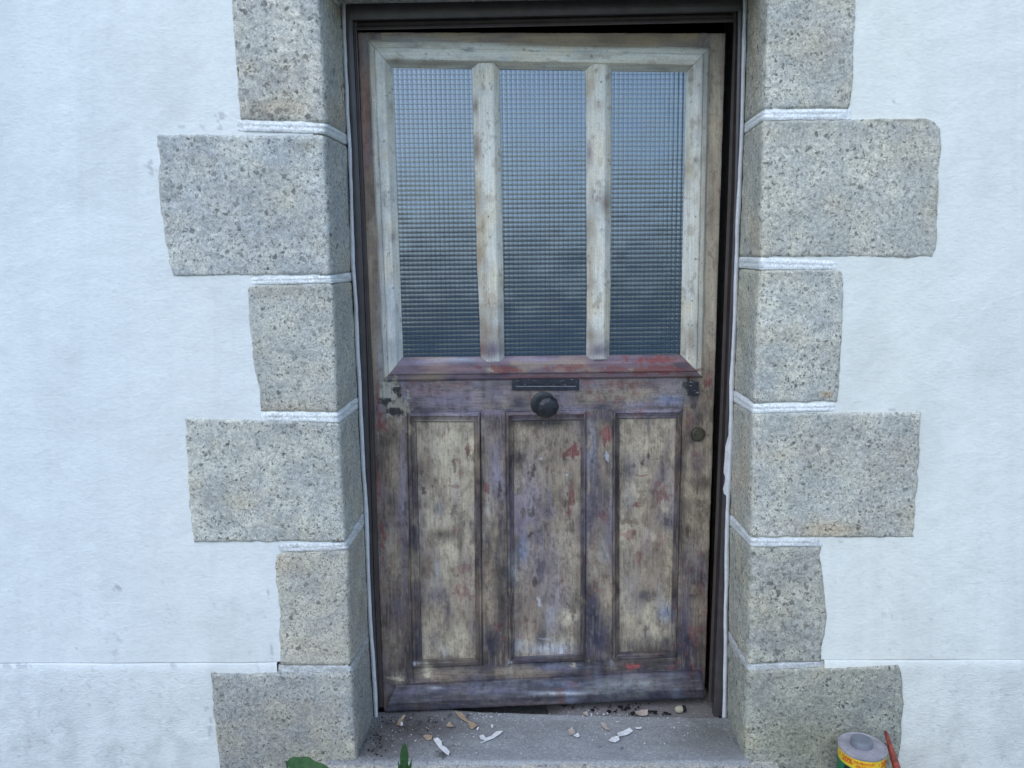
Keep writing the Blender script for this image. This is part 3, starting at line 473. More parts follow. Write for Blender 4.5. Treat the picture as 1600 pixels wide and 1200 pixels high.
CRISP = [(893, 708, 16, 10, RED, .85), (897, 700, 7, 9, RED, .8), (893, 770, 5, 18, RED, .75), (891, 800, 4, 16, RED, .7), (893, 785, 9, 5, RED, .7), (947, 682, 9, 17, RED, .9), (948, 714, 4, 8, PALE, .95), (760, 765, 6, 14, RED, .7), (730, 705, 6, 12, RED, .6), (726, 925, 16, 14, RED, .45), (710, 760, 10, 5, RED, .45), (720, 890, 16, 10, RED, .4), (998, 790, 9, 7, RED, .75), (982, 815, 14, 7, BRO, .8), (1035, 770, 14, 20, RED, .6), (985, 835, 14, 10, RED, .5), (1000, 870, 9, 11, RED, .6), (1033, 840, 8, 26, RED, .35), (945, 808, 6, 14, RED, .5), (1004, 724, 4, 9, DKB, .8), (990, 728, 5, 4, DKB, .7), (1000, 743, 14, 2.5, RED, .6), (1043, 725, 5, 8, BRO, .6),
 (594, 655, 7, 20, RED, .85), (592, 620, 6, 26, RED, .5), (600, 665, 9, 10, RED, .7), (592, 760, 5, 40, RED, .55), (597, 840, 5, 36, RED, .7), (1106, 600, 6, 10, RED, .8), (1077, 590, 8, 5, RED, .6), (1075, 655, 6, 16, RED, .5), (1085, 710, 6, 10, RED, .5), (1109, 620, 4, 5, RED, .6),
 (790, 577, 40, 7, RED, .75), (890, 575, 50, 7, RED, .6), (1020, 562, 50, 7, RED, .85), (1030, 578, 60, 9, RED, .7), (955, 578, 20, 7, RED, .55), (850, 590, 70, 5, RED, .35), (988, 1041, 12, 6, dcol((132, 48, 52)), .95), (700, 600, 40, 6, RED, .3), (960, 598, 60, 4, RED, .35),
 (896, 1040, 4, 4, CRM, .7), (876, 1018, 5, 5, PALE, .8), (668, 1052, 6, 7, CRM, .7), (622, 1062, 9, 5, CRM, .6), (610, 1060, 12, 3, CRM, .5), (650, 1036, 6, 4, PALE, .6), (797, 1035, 4, 3, PALE, .7), (850, 998, 8, 2, PALE, .4), (843, 940, 4, 8, PALE, .6), (846, 716, 2, 2, PALE, 1), (886, 742, 2, 2, PALE, 1),
 (610, 610, 24, 20, dcol((128, 130, 122)), .95), (618, 638, 24, 20, dcol((120, 118, 106)), .9), (618, 613, 10, 11, BLK, .95), (603, 627, 12, 7, BLK, .9), (613, 643, 13, 8, BLK, .95), (625, 646, 7, 6, BLK, .8), (1078, 606, 13, 15, BLK, .8), (1085, 636, 6, 9, BLK, .6), (1109, 590, 8, 14, RED, .4)]
_r = random.Random(11); WEAR = []
for _ in range(150):     # grime and scorch marks crowd the stiles, muntins and foot of the door
    if _r.random() < .62: x_ = _r.choice((612, 640, 752, 770, 790, 915, 937, 958, 1064, 1088))+_r.gauss(0, 7)
    else: x_ = _r.uniform(600, 1100)
    y_ = _r.uniform(600, 1045) if _r.random() < .65 else _r.gauss(1010, 30)
    WEAR.append((x_, y_, _r.uniform(4, 11), _r.uniform(8, 34), _r.choice((DKB*.7, DKB*.5, NAV*.8, VIO2*.8, BRO*.7, BLK*1.2)), _r.uniform(.35, .8)))
for _ in range(26): WEAR.append((_r.uniform(610, 1090), _r.uniform(600, 1090), _r.uniform(4, 10), _r.uniform(8, 40), _r.choice((VIO, PALE*.8, BLU*.9)), _r.uniform(.25, .5)))
CHIPS = [(_r.uniform(600, 1100), _r.uniform(600, 1040), _r.uniform(1.5, 7), _r.uniform(4, 20), _r.choice((BRO*.7, DKB*.7, DKB*.5, BRO*.5, VIO2*.8, TAN2)), _r.uniform(.4, .8)) for _ in range(110)]
for x_, y_, rx_, ry_ in ((640, 1010, 12, 40), (760, 1000, 18, 40), (785, 960, 8, 60), (930, 990, 22, 40), (922, 930, 10, 40), (1066, 985, 14, 60), (1085, 1020, 20, 30), (1020, 1018, 36, 10), (700, 1042, 60, 8), (860, 1036, 90, 7), (1030, 1045, 60, 12), (640, 700, 6, 70), (752, 760, 5, 110), (795, 740, 7, 90), (914, 860, 5, 130), (962, 780, 6, 110), (1066, 800, 6, 140), (850, 660, 46, 8), (690, 640, 60, 4), (1010, 637, 50, 4)): WEAR.append((x_, y_, rx_, ry_, _r.choice((NAV*.7, DKB*.5, BLK*1.1)), .72))
SOFT[:0] = WEAR; CRISP[:0] = CHIPS
for x_, y_ in ((1092, 133), (1079, 148), (607, 300), (609, 395), (614, 450), (765, 130), (762, 177), (763, 338), (935, 160), (939, 128), (1087, 338), (1087, 405), (1082, 509), (938, 310), (1081, 470), (666, 84), (931, 440), (771, 500), (600, 220)): CRISP.append((x_, y_, 1.4, 1.8, DKB*.7, .8))
def paint_door(P, base, nmix, seed, horiz=False, top=False):
    X, Y = proj(P); C = np.empty(P.shape); C[...] = base
    gx, gy = (X/60, Y/2.2) if horiz else (X/2.2, Y/60)
    for (c, lo, hi, s, sc, q) in nmix:
        n = fbm(X/(sc*(2.5 if horiz else 1)), Y/(sc*(1 if horiz else 2.0)), seed+q, 4); m = (s*ss(lo, hi, n))[..., None]; C = C*(1-m)+np.asarray(c)*m
    for i, b in enumerate(SOFT): soft(C, X, Y, *b, i % 9)
    if not top:
        n = fbm(X/7, Y/10, 400, 4); m = (.5*ss(.60, .70, n))[..., None]; C = C*(1-m)+C*np.array([.62, .58, .60])*m
        n = fbm(X/9, Y/12, 410, 4)*(.6+.6*fbm(X/90, Y/90, 411, 2)); m = (.4*ss(.66, .73, n))[..., None]; C = C*(1-m)+RED*m
        n = fbm(X/2.2, Y/3.0, 420, 2); m = (.35*ss(.72, .82, n))[..., None]; C = C*(1-m)+DKB*.6*m
    for i, b in enumerate(CRISP): crisp(C, X, Y, *b, i % 7)
    g = fbm(gx, gy, seed+300, 3); C = C*(.87+.27*g)[..., None]
    n = fbm(X/1.8, Y/1.8, 430, 2); C = C*(.86+.28*n)[..., None]
    if not top:
        lo_ = ss(575, 610, Y); n = fbm(X/15, Y/24, 440, 4); C = C*(1+lo_*(.66+.56*n-1))[..., None]
        n = fbm(X/(12 if horiz else 5), Y/(5 if horiz else 13), 445, 4); m = (lo_*.5*ss(.55, .72, n))[..., None]; C = C*(1-m)+C*np.array([.50, .48, .50])*m
        cl = ss(.40, .62, fbm(X/34, Y/50, 450, 3)); n = fbm(X/2.4, Y/4.2, 451, 3); m = (lo_*cl*.42*ss(.58, .68, n))[..., None]; C = C*(1-m)+C*np.array([.42, .38, .38])*m
        n = fbm(X/(30 if horiz else 1.7), Y/(1.5 if horiz else 22), 452, 3); m = (lo_*(.10 if horiz else .16)*ss(.62, .74, n))[..., None]; C = C*(1-m)+TAN*1.1*m
        n = fbm(X/(22 if horiz else 1.6), Y/(1.4 if horiz else 16), 453, 3); m = (lo_*.35*ss(.66, .76, n))[..., None]; C = C*(1-m)+DKB*.5*m
    lum = (C @ np.array([.3, .55, .15]))[..., None]; C = lum+(C-lum)*(.82 if top else .72)
    return np.clip(C, .005, .9)
def uvs(P, horiz):
    q = P-np.array(door.location); a = q @ dx; b = q[..., 2]
    return np.stack([a, b], -1) if horiz else np.stack([b, a], -1)
LOW_MIX = [(DKB*.8, .44, .66, .65, 20, 5), (BRO, .42, .66, .75, 34, 1), (TAN, .50, .74, .5, 26, 2), (VIO2, .50, .70, .6, 40, 3), (NAV, .62, .78, .6, 30, 7), (DKB, .60, .78, .5, 22, 4)]
PAN_MIX = [(VIO2, .54, .74, .5, 46, 8), (TAN2, .42, .66, .6, 40, 1), (BRO, .54, .72, .6, 30, 2), (VIO, .58, .76, .4, 50, 3), (DKB, .60, .78, .5, 26, 4)]
UP_MIX = [(GRY, .50, .70, .45, 26, 1), (CRM, .54, .74, .45, 30, 2), (TAN2, .62, .80, .5, 18, 3), (BRO, .68, .82, .5, 12, 4), (TAN2*.8, .55, .75, .55, 44, 6), (DKB, .72, .80, .5, 5, 5)]
RAIL_MIX = [(VIO2, .40, .66, .6, 26, 1), (TAN2, .50, .70, .55, 30, 2), (NAV, .58, .76, .55, 24, 3)]
WB_MIX = [(NAV, .42, .66, .55, 26, 1), (GRY*.55, .52, .72, .45, 22, 2), (DKB, .58, .76, .5, 20, 3)]
def patch(name, left, right, depth, base, mixl, seed, horiz=False, prof=None, step=1.7, thick=.035, parent=None, bev=1.6, wob=.5, top=False):
    l = np.array(left, float); r = np.array(right, float)
    h = max(l[-1, 1]-l[0, 1], r[-1, 1]-r[0, 1]); wd = max(abs(r[:, 0].max()-l[:, 0].min()), 3)
    n = max(int(h/step), 6); m = max(int(wd/step), 6); t = np.linspace(0, 1, n); u = np.linspace(0, 1, m)
    yl = l[0, 1]+(l[-1, 1]-l[0, 1])*t; yr = r[0, 1]+(r[-1, 1]-r[0, 1])*t
    L = np.stack([np.interp(yl, l[:, 1], l[:, 0]), yl], -1); R = np.stack([np.interp(yr, r[:, 1], r[:, 0]), yr], -1)
    L[:, 0] += (fbm(t*n/12, t*0, seed+11, 3)-.5)*2*wob; R[:, 0] += (fbm(t*n/12, t*0, seed+12, 3)-.5)*2*wob
    Q = L[:, None]*(1-u[None, :, None])+R[:, None]*u[None, :, None]
    Q[..., 1] += ((fbm(u*m/12, u*0, seed+13, 3)-.5)*2*wob)[None]
    T, U = np.meshgrid(t, u, indexing='ij'); d = np.full(T.shape, float(depth))
    if prof is not None: d = d+prof(T, U)
    ed = np.minimum(np.minimum(T, 1-T)*h, np.minimum(U, 1-U)*wd); d = d+.0022*np.clip(1-ed/bev, 0, 1)**2
    d = d+(fbm(Q[..., 0]/30, Q[..., 1]/30, seed+14, 3)-.5)*.0018
    P = dhit(Q[..., 0], Q[..., 1], d); C = paint_door(P, base, mixl, seed, horiz, top)
    Pp = np.pad(P, ((1, 1), (1, 1), (0, 0)), 'edge'); Cp = np.pad(C, ((1, 1), (1, 1), (0, 0)), 'edge'); e = np.zeros(Pp.shape[:2]); e[0] = e[-1] = 1; e[:, 0] = e[:, -1] = 1
    Pp = Pp-dn*(e*thick)[..., None]
    o = grid(name, Pp, M_WOOD, parent or door, Cp, uvs(Pp, horiz)); o.data.set_sharp_from_angle(angle=math.radians(50)); return o
def ring(name, outer, inner, prof, base_of, mixl, seed, parent=None, step=1.6, across=16, top=False):
    O = np.array(outer, float); I = np.array(inner, float); Vs = []; Cs = []; Us = []; Fs = []; off = 0
    tt = np.linspace(0, 1, across); dp = np.interp(tt, [p[0] for p in prof], [p[1] for p in prof])
    for k in range(4):
        a, b = O[k], O[(k+1) % 4]; c, d = I[k], I[(k+1) % 4]; n = int(np.linalg.norm(b-a)/step); s = np.linspace(0, 1, n)
        Oe = a+(b-a)*s[:, None]; Ie = c+(d-c)*s[:, None]
        Q = Oe[None]*(1-tt[:, None, None])+Ie[None]*tt[:, None, None]
        wv = (fbm(s*n/10, s*0+k, seed+k, 3)-.5)*1.1
        Q[..., 1 if k % 2 == 0 else 0] += wv[None]*np.sin(np.pi*tt)[:, None]
        P = dhit(Q[..., 0], Q[..., 1], np.broadcast_to(dp[:, None], Q.shape[:2]))
        hz = k % 2 == 0; base, mx = base_of(k); C = paint_door(P, base, mx, seed+k*5, hz, top)
        # dark joint at the mitres
        j = np.minimum(s, 1-s)*n*step; mm = (.55*np.clip(1-j/1.5, 0, 1))[None, :, None]; C = C*(1-mm)+DKB*.5*mm
        f = gfaces(across, n)
        Vs.append(P.reshape(-1, 3)); Cs.append(C.reshape(-1, 3)); Us.append(uvs(P, hz).reshape(-1, 2)); Fs.append(f+off); off += across*n
    o = mk(name, np.concatenate(Vs), np.concatenate(Fs), M_WOOD, parent or door, np.concatenate(Cs), np.concatenate(Us)); o.data.set_sharp_from_angle(angle=math.radians(22)); return o
# stiles and rails
patch('stile', [(559, 51), (600, 1110)], [(596, 51), (607, 300), (622, 585), (636, 645), (645, 1045), (652, 1106)], 0, BRO, LOW_MIX, 500, step=1.7)
patch('stile', [(1090, 52), (1085, 300), (1076, 590), (1066, 640), (1056, 1028), (1052, 1092)], [(1134, 52), (1101, 1088)], .0005, TAN2, LOW_MIX, 520)
patch('rail', [(594, 51), (598, 92)], [(1092, 52), (1090, 92)], .001, TAN2, RAIL_MIX, 540, True, top=True)
patch('rail', [(616, 584), (636, 646)], [(1079, 582), (1067, 642)], .0015, dcol((104, 98, 108)), RAIL_MIX, 560, True)
patch('rail', [(645, 1040), (652, 1108)], [(1057, 1026), (1053, 1090)], .0015, DKB*1.3, RAIL_MIX, 580, True)
patch('muntin', [(751, 640), (754, 1044)], [(790, 640), (795, 1042)], .001, TAN2, LOW_MIX, 600)
patch('muntin', [(916, 638), (914, 1036)], [(958, 638), (957, 1034)], .001, TAN2, LOW_MIX, 620)
PPROF = [(0, .0005), (.10, -.0035), (.34, -.0040), (.42, .001), (.75, .008), (.80, .0065), (.9, .0075), (1, .013)]
PANELS = [([(636, 645), (750, 644), (754, 1040), (645, 1044)], [(651, 660), (740, 660), (743, 1028), (660, 1030)]), ([(790, 644), (916, 642), (914, 1033), (795, 1038)], [(803, 659), (907, 657), (907, 1021), (804, 1026)]), ([(958, 641), (1066, 639), (1057, 1027), (957, 1032)], [(968, 655), (1056, 654), (1047, 1016), (968, 1018)])]
for i, (o_, i_) in enumerate(PANELS):
    patch('panel', [(i_[0][0]-4, i_[0][1]-4), (i_[3][0]-4, i_[3][1]+4)], [(i_[1][0]+4, i_[1][1]-4), (i_[2][0]+4, i_[2][1]+4)], .0125, (TAN, TAN2*.9+VIO*.1, TAN)[i], PAN_MIX, 640+20*i, step=1.5, bev=.1)
    ring('moulding', o_, i_, PPROF, lambda k: ((VIO, RAIL_MIX) if k == 0 else (DKB*.6+VIO2*.4, LOW_MIX) if k != 2 else (DKB, LOW_MIX)), None, 700+20*i)
# glazing: raised bolection moulding, two bars, three panes of pressed glass
GPROF = [(0, -.001), (.06, -.009), (.24, -.013), (.29, -.019), (.66, -.020), (.70, -.018), (1, .004)]
gm = ring('glazing_moulding', [(574, 62), (1109, 75), (1098, 590), (599, 596)], [(613, 106), (1072, 113), (1063, 554), (630, 558)], GPROF, lambda k: ((WHT, UP_MIX) if k == 0 else (WHT, UP_MIX) if k in (1, 3) else (dcol((98, 82, 92)), RAIL_MIX)), None, 800, across=26, top=True)
def barprof(T, U): return np.interp(U, [0, .06, .30, .36, .74, .80, 1], [.006, .004, -.010, -.013, -.013, -.010, .006])
patch('glazing_bar', [(736, 98), (738, 130), (741, 250), (745, 400), (750, 520), (751, 566)], [(779, 99), (781, 130), (784, 300), (787, 450), (788, 566)], -.004, WHT, UP_MIX, 840, prof=barprof, thick=.012, top=True, step=1.3)
patch('glazing_bar', [(914, 100), (915, 140), (916, 300), (917, 450), (916, 562)], [(956, 101), (956, 140), (955, 300), (954, 450), (952, 562)], -.004, WHT, UP_MIX, 860, prof=barprof, thick=.012, top=True, step=1.3)
def pane(q, seed):
    c = [dhit(x, y, .006) for x, y in q]; c = np.array(c); qd = (c-np.array(door.location)); A = qd @ dx; Z = qd[:, 2]
    x0, x1, z0, z1 = A.min()-.012, A.max()+.012, Z.min()-.012, Z.max()+.012; p = .0126; k = 6
    nx = int((x1-x0)/p*k); nz = int((z1-z0)/p*k); a = np.linspace(x0, x1, nx); z = np.linspace(z1, z0, nz)
    AA, ZZ = np.meshgrid(a, z); fx = (AA/p) % 1.0; fz = (ZZ/p) % 1.0
    pil = (1-np.abs(2*fx-1)**2.6)*.0008+(1-np.abs(2*fz-1)**2.2)*.00027
    gv = np.minimum(ss(.97, .70, np.abs(2*fx-1)), ss(.98, .66, np.abs(2*fz-1))); gc = np.repeat(gv[..., None], 3, 2)  # groove mask: paints the dark refraction grid into the glass colour
    hgt = pil+.0012*(fbm(AA*14, ZZ*14, seed, 2)-.5)
    P = np.array(door.location)+AA[..., None]*dx+ZZ[..., None]*np.array([0, 0, 1.0]); off = (c[0]-np.array(door.location)) @ dn
    P = P+dn*(off+hgt)[..., None]
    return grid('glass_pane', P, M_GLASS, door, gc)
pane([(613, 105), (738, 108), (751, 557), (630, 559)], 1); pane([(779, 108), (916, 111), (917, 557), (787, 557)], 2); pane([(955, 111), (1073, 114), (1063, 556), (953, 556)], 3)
# weatherboard
def wbprof(T, U): return np.interp(T, [0, .05, .10, .62, .72, .80, 1], [-.001, -.008, -.010, -.024, -.027, -.024, -.022])
patch('weatherboard', [(620, 1069), (609, 1090), (602, 1112)], [(1094, 1046), (1099, 1066), (1101, 1090)], 0, dcol((58, 59, 72)), WB_MIX, 880, True, prof=wbprof, thick=.03)
# letter plate
def pl_box(name, x0, y0, x1, y1, d0, d1, mat, parent, bev=.0012):
    bm = bmesh.new(); q = [(x0, y0), (x0, y1), (x1, y1), (x1, y0)]; f = [bm.verts.new(dhit(x, y, d0)) for x, y in q]; b = [bm.verts.new(v.co-Vector(dn)*(d1-d0)) for v in f]
    bm.faces.new(f); bm.faces.new(b[::-1])
    for k in range(4): bm.faces.new((f[k], b[k], b[(k+1) % 4], f[(k+1) % 4])[::-1])
    bmesh.ops.recalc_face_normals(bm, faces=bm.faces)
    if bev: bmesh.ops.bevel(bm, geom=bm.edges, offset=bev, segments=2, affect='EDGES')
    return bm_obj(name, bm, mat, parent)
def m_worn():
    N = NT('worn_black_paint'); c = obj_coord(N, False); a = N.noise(c, 90, 5, .7); b = N.noise(N.scale(c, (1, 1, 4)), 45, 4, .65)
    col = N.mix(N.ramp(a, .30, .7), (.012, .014, .02), (.035, .038, .05)); col = N.mix(N.ramp(b, .62, .67), col, (.22, .22, .23))
    return N.fin(col, .5, N.bump(a, .3, .002), .4)
M_WORN = m_worn()
lp = pl_box('letter_plate', 800.5, 590, 905, 610, -.004, .004, M_WORN, door)
pl_box('flap', 809, 589, 898, 601, -.0065, -.004, M_WORN, lp, .0008); pl_box('flap_rim', 806, 603.2, 900, 604.4, -.0058, -.004, m_plain('worn_metal', (.24, .25, .27), .5, .5, .3), lp, .0003)
# knob
kc = dhit(852, 631, 0)+dn*0
kn = lathe('door_knob', [(.020, .002), (.012, .006), (.011, .022), (.020, .027), (.031, .036), (.033, .046), (.026, .058), (.015, .063), (0, .064)], kc, dn*1+np.array([.04, 0, .0]), M_BLACK, door, seg=9, smooth=False, phase=.3)
lathe('rose', [(.036, 0), (.036, .003), (.029, .006), (.02, .0065)], kc-dx*.006, dn, M_BLACK, kn, seg=28)
# old lock hole plate and round cylinder
ky = dhit(1090, 678, 0)
cy = lathe('lock_cylinder', [(.0205, 0), (.0205, .006), (.0175, .011), (.015, .0115), (.0145, .010), (.0105, .010), (.010, .0125), (0, .0125)], ky, dn, M_BRASS, door, seg=26)
bm = bmesh.new(); kb = []
for s_ in (0, 1):
    kb.append([bm.verts.new(ky+dn*(.0126+.0004*s_)+dx*x+np.array([0, 0, z])) for x, z in ((-.0012, .005), (-.0012, -.005), (.0012, -.005), (.0012, .005))])
bm.faces.new(kb[1]); 
for k in range(4): bm.faces.new((kb[0][k], kb[0][(k+1) % 4], kb[1][(k+1) % 4], kb[1][k]))
bmesh.ops.recalc_face_normals(bm, faces=bm.faces); bm_obj('keyhole', bm, M_DARK, cy)
ks = pl_box('keyhole_plate', 1077, 596, 1092, 618, -.003, .002, M_WORN, door)
lathe('keyhole', [(.004, 0), (.004, .0006), (0, .0006)], dhit(1083, 603, -.003), dn, M_DARK, ks, seg=12)

# ------------------------------------------------------------------ doorstep and threshold
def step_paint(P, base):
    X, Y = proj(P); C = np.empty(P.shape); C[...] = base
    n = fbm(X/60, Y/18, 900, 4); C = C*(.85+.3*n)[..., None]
    pale_conc = G(.35, .365, .365); dirt = G(.085, .073, .067); mos = G(.15, .155, .14)  # paler concrete: worn band by the door, lighter towards the front
    soft(C, X, Y, 650, 1135, 85, 26, dirt, .9); soft(C, X, Y, 600, 1165, 50, 30, dirt, .7); soft(C, X, Y, 870, 1122, 130, 8, pale_conc, .6); soft(C, X, Y, 860, 1165, 160, 24, pale_conc*.9, .5)
    soft(C, X, Y, 1110, 1150, 60, 34, mos, .85); soft(C, X, Y, 1050, 1108, 60, 8, G(.2, .185, .18), .7); soft(C, X, Y, 780, 1192, 200, 7, pale_conc*1.15, .5)
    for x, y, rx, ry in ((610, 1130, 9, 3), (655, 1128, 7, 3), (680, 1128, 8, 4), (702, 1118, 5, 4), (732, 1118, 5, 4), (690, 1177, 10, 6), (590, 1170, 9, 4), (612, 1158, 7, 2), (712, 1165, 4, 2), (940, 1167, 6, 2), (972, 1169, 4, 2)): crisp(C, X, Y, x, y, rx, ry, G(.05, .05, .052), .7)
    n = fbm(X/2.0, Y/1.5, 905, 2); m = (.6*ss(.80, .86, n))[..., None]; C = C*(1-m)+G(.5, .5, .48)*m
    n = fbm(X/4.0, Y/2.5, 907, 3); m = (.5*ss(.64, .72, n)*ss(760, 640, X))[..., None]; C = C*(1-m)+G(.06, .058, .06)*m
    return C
EDGE = onZ(np.array([584, 700, 752, 900, 1000, 1108, 1140]), np.array([1112, 1108, 1112, 1117, 1119, 1121, 1121]), 0.0)
xa = np.arange(-.54, .585, .004); yb = np.interp(xa, EDGE[:, 0], EDGE[:, 1])
rows = [(-1, 0, -.06), (-1, 0, -.012)] + [(-1, .004, -.004), (-1, .010, 0.0)] + [(k/60.0, 0, 0.0) for k in range(1, 60)] + [(1, 0, 0.0), (1, .002, -.003), (1, .003, -.022)]
yf = float(onZ(800, 1192, 0.0)[1])
P = np.empty((len(rows), len(xa), 3))
for i, (k, dy, z) in enumerate(rows):
    P[i, :, 0] = xa; P[i, :, 1] = yf+dy if k < 0 else (yb+dy if k >= 1 else yf+.010+(yb-yf-.010)*k); P[i, :, 2] = z
P[2:-2, :, 2] += (fbm(P[2:-2, :, 0]*22, P[2:-2, :, 1]*22, 910, 4)-.5)*.006-.0015
step = thing('doorstep', 'worn blue grey concrete doorstep littered with stripped paint below the door', 'doorstep', (0, yf, -.035))
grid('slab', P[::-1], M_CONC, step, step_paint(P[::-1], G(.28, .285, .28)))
# timber sill behind the slab's edge, under the door
X, Yy = np.meshgrid(np.arange(-.52, .56, .004), np.arange(.42, .12, -.004)); P = np.stack([X, Yy, -.007-.035*ss(.16, .02, X)+(fbm(X*30, Yy*30, 915, 3)-.5)*.004], -1)
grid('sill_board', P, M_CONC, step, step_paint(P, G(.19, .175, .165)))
# granite paving slab in front
X, Yy = np.meshgrid(np.arange(-.62, .66, .006), np.arange(yf+.03, -.75, -.006)); P = np.stack([X, Yy, -.008+(fbm(X*16, Yy*16, 918, 4)-.5)*.008], -1)
o = grid('granite_paving', P, M_GRAN, None, np.broadcast_to(G(.62, .58, .50), P.shape)); o['kind'] = 'structure'

# ------------------------------------------------------------------ hedge behind the camera, unseen, added to darken the reflection in the panes
N = NT('hedge_leaves'); c = obj_coord(N, False); a_ = N.noise(c, 3, 4, .6); M_HEDGE = N.fin(N.mix(N.ramp(a_, .3, .7), (.02, .05, .015), (.06, .11, .035)), .6, None, .3)
nh = 14000; hx = rng.uniform(-14, 14, nh); ht = 2.1+.9*fbm(hx*.35, hx*0, 71, 4); hz_ = ht*rng.uniform(0, 1, nh)**.8; hy = -11+rng.normal(0, .35, nh)
ctr = np.stack([hx, hy, hz_-.03], -1); a1 = rng.normal(size=(nh, 3)); a1 /= np.linalg.norm(a1, axis=1)[:, None]; a2 = np.cross(a1, rng.normal(size=(nh, 3))); a2 /= np.linalg.norm(a2, axis=1)[:, None]
sz = rng.uniform(.05, .13, nh)[:, None]; Vh = np.stack([ctr-a1*sz, ctr-a2*sz*.5, ctr+a1*sz, ctr+a2*sz*.5], 1).reshape(-1, 3)
hg = mk('hedge', Vh, np.arange(nh*4).reshape(-1, 4), M_HEDGE, None, smooth=False, loc=(0, -11, 0)); tag(hg, 'leafy green hedge added unseen behind the camera to darken the reflection in the door panes', None, None, 'stuff')

# ------------------------------------------------------------------ flakes and debris on the step
def m_flake(name, col):
    return m_plain(name, col, .6, .3, 0, 260, .4, .12, 70)
M_FW = m_flake('white_paint_flake', (.74, .74, .72)); M_FT = m_flake('tan_paint_flake', (.42, .32, .21)); M_FP = m_flake('pinkish_flake', (.46, .39, .33)); M_CRUMB = m_plain('charred_crumb', (.012, .012, .014), .8, .2, 0, 200, .5, .4, 60)
FL = [ # polygon px, material, lift, label
 ([(677, 1156), (684, 1154), (690, 1159), (691, 1165), (697, 1168), (703, 1176), (701, 1182), (696, 1178), (686, 1168)], M_FW, .004, 'long white paint flake with a notched edge above a dark moss spot', 'paint flakes on the doorstep'),
 ([(750, 1162), (758, 1157), (751, 1155), (749, 1150), (755, 1148), (759, 1153), (768, 1150), (775, 1144), (786, 1143), (782, 1147), (772, 1153), (760, 1158)], M_FW, .003, 'branched white paint flake pointing at the middle of the step', 'paint flakes on the doorstep'),
 ([(711, 1114), (722, 1115), (729, 1124), (740, 1130), (746, 1134), (738, 1141), (734, 1137), (731, 1129), (718, 1122)], M_FT, .006, 'large curled tan paint strip touching the door bottom', 'paint flakes on the doorstep'),
 ([(697, 1134), (702, 1129), (706, 1132), (710, 1135), (706, 1137)], M_FT, .004, 'small crumpled tan scrap beside the curled tan strip', 'paint flakes on the doorstep'),
 ([(661, 1151), (667, 1148), (676, 1150), (674, 1156), (668, 1157)], M_FT, .003, 'rounded tan flake at the tip of the notched white flake', 'paint flakes on the doorstep'),
 ([(619, 1135), (623, 1125), (630, 1119), (634, 1120), (628, 1127), (625, 1135)], M_FT, .006, 'upright brown sliver near the foot of the left jamb', 'paint flakes on the doorstep'),
 ([(624, 1131), (629, 1129), (630, 1133), (626, 1136)], M_FW, .004, 'tiny cream chip leaning on the brown sliver', 'paint flakes on the doorstep'),
 ([(888, 1141), (894, 1138), (899, 1145), (895, 1149), (889, 1148)], M_FP, .004, 'pinkish cream chip in the pair right of the step centre', 'paint flakes on the doorstep'),
 ([(896, 1149), (903, 1146), (906, 1150), (902, 1153)], M_FW, .002, 'small white chip tucked under the pinkish cream chip', 'paint flakes on the doorstep'),
 ([(938, 1131), (945, 1130), (949, 1137), (954, 1141), (948, 1141), (942, 1136)], M_FP, .004, 'brownish chip behind the broad white flake', 'paint flakes on the doorstep'),
 ([(964, 1146), (972, 1143), (984, 1138), (989, 1143), (980, 1148), (967, 1152)], M_FW, .003, 'broad flat white paint flake on the right half of the step', 'paint flakes on the doorstep'),
 ([(951, 1157), (957, 1152), (966, 1151), (968, 1156), (962, 1160), (954, 1159)], M_FW, .002, 'white flake broken off the lower corner of the broad flat flake', 'paint flakes on the doorstep'),
 ([(992, 1137), (1002, 1136), (1003, 1138.5), (994, 1139)], M_FW, .002, 'thin white sliver right of the broad flat flake', 'paint flakes on the doorstep'),
 ([(745, 1138), (748, 1137), (747, 1142), (745, 1141)], M_FW, .003, 'speck of white at the end of the curled tan strip', 'paint flakes on the doorstep'),
 ([(767, 1133), (771, 1133), (770, 1138), (768, 1137)], M_FW, .002, 'speck of white standing alone above the branched flake', 'paint flakes on the doorstep'),
 ([(992, 1112), (1002, 1110), (1012, 1111), (1012, 1117), (1002, 1119), (993, 1117)], M_FP, .006, 'pale flake among the black crumbs under the door', 'paint flakes on the doorstep'),
 ([(911, 1114), (917, 1113), (920, 1118), (914, 1119)], M_FP, .004, 'pale chip left of the black crumbs under the door', 'paint flakes on the doorstep')]
for poly, mat, lift, lab, grp in FL:
    q = np.array(poly, float); zz = .004; P3 = onZ(q[:, 0], q[:, 1], zz); c = P3.mean(0)
    dd = P3-c; ax = dd[np.argmax(np.linalg.norm(dd, axis=1))]; ax = ax/np.linalg.norm(ax); s_ = dd @ ax; s_ = s_/np.abs(s_).max()
    bm = bmesh.new(); vs = [bm.verts.new(p+np.array([0, 0, lift*ss_*ss_*.8])) for p, ss_ in zip(P3, s_)]; f = bm.faces.new(vs); f.normal_update()
    if f.normal.z < 0: f.normal_flip()
    bmesh.ops.triangulate(bm, faces=bm.faces); bmesh.ops.subdivide_edges(bm, edges=bm.edges, cuts=2, use_grid_fill=True)
    for v in bm.verts:
        d_ = (np.array(v.co)-c) @ ax; v.co.z = zz+lift*(d_/np.abs(dd @ ax).max())**2*.8+random.uniform(-.0003, .0003)
    r = bmesh.ops.extrude_face_region(bm, geom=list(bm.faces)); bmesh.ops.translate(bm, verts=[g for g in r['geom'] if isinstance(g, bmesh.types.BMVert)], vec=(0, 0, .0009)); bmesh.ops.recalc_face_normals(bm, faces=bm.faces)
    o = bm_obj('paint_flake', bm, mat, None, loc=tuple(c)); tag(o, lab, 'paint flake', grp)
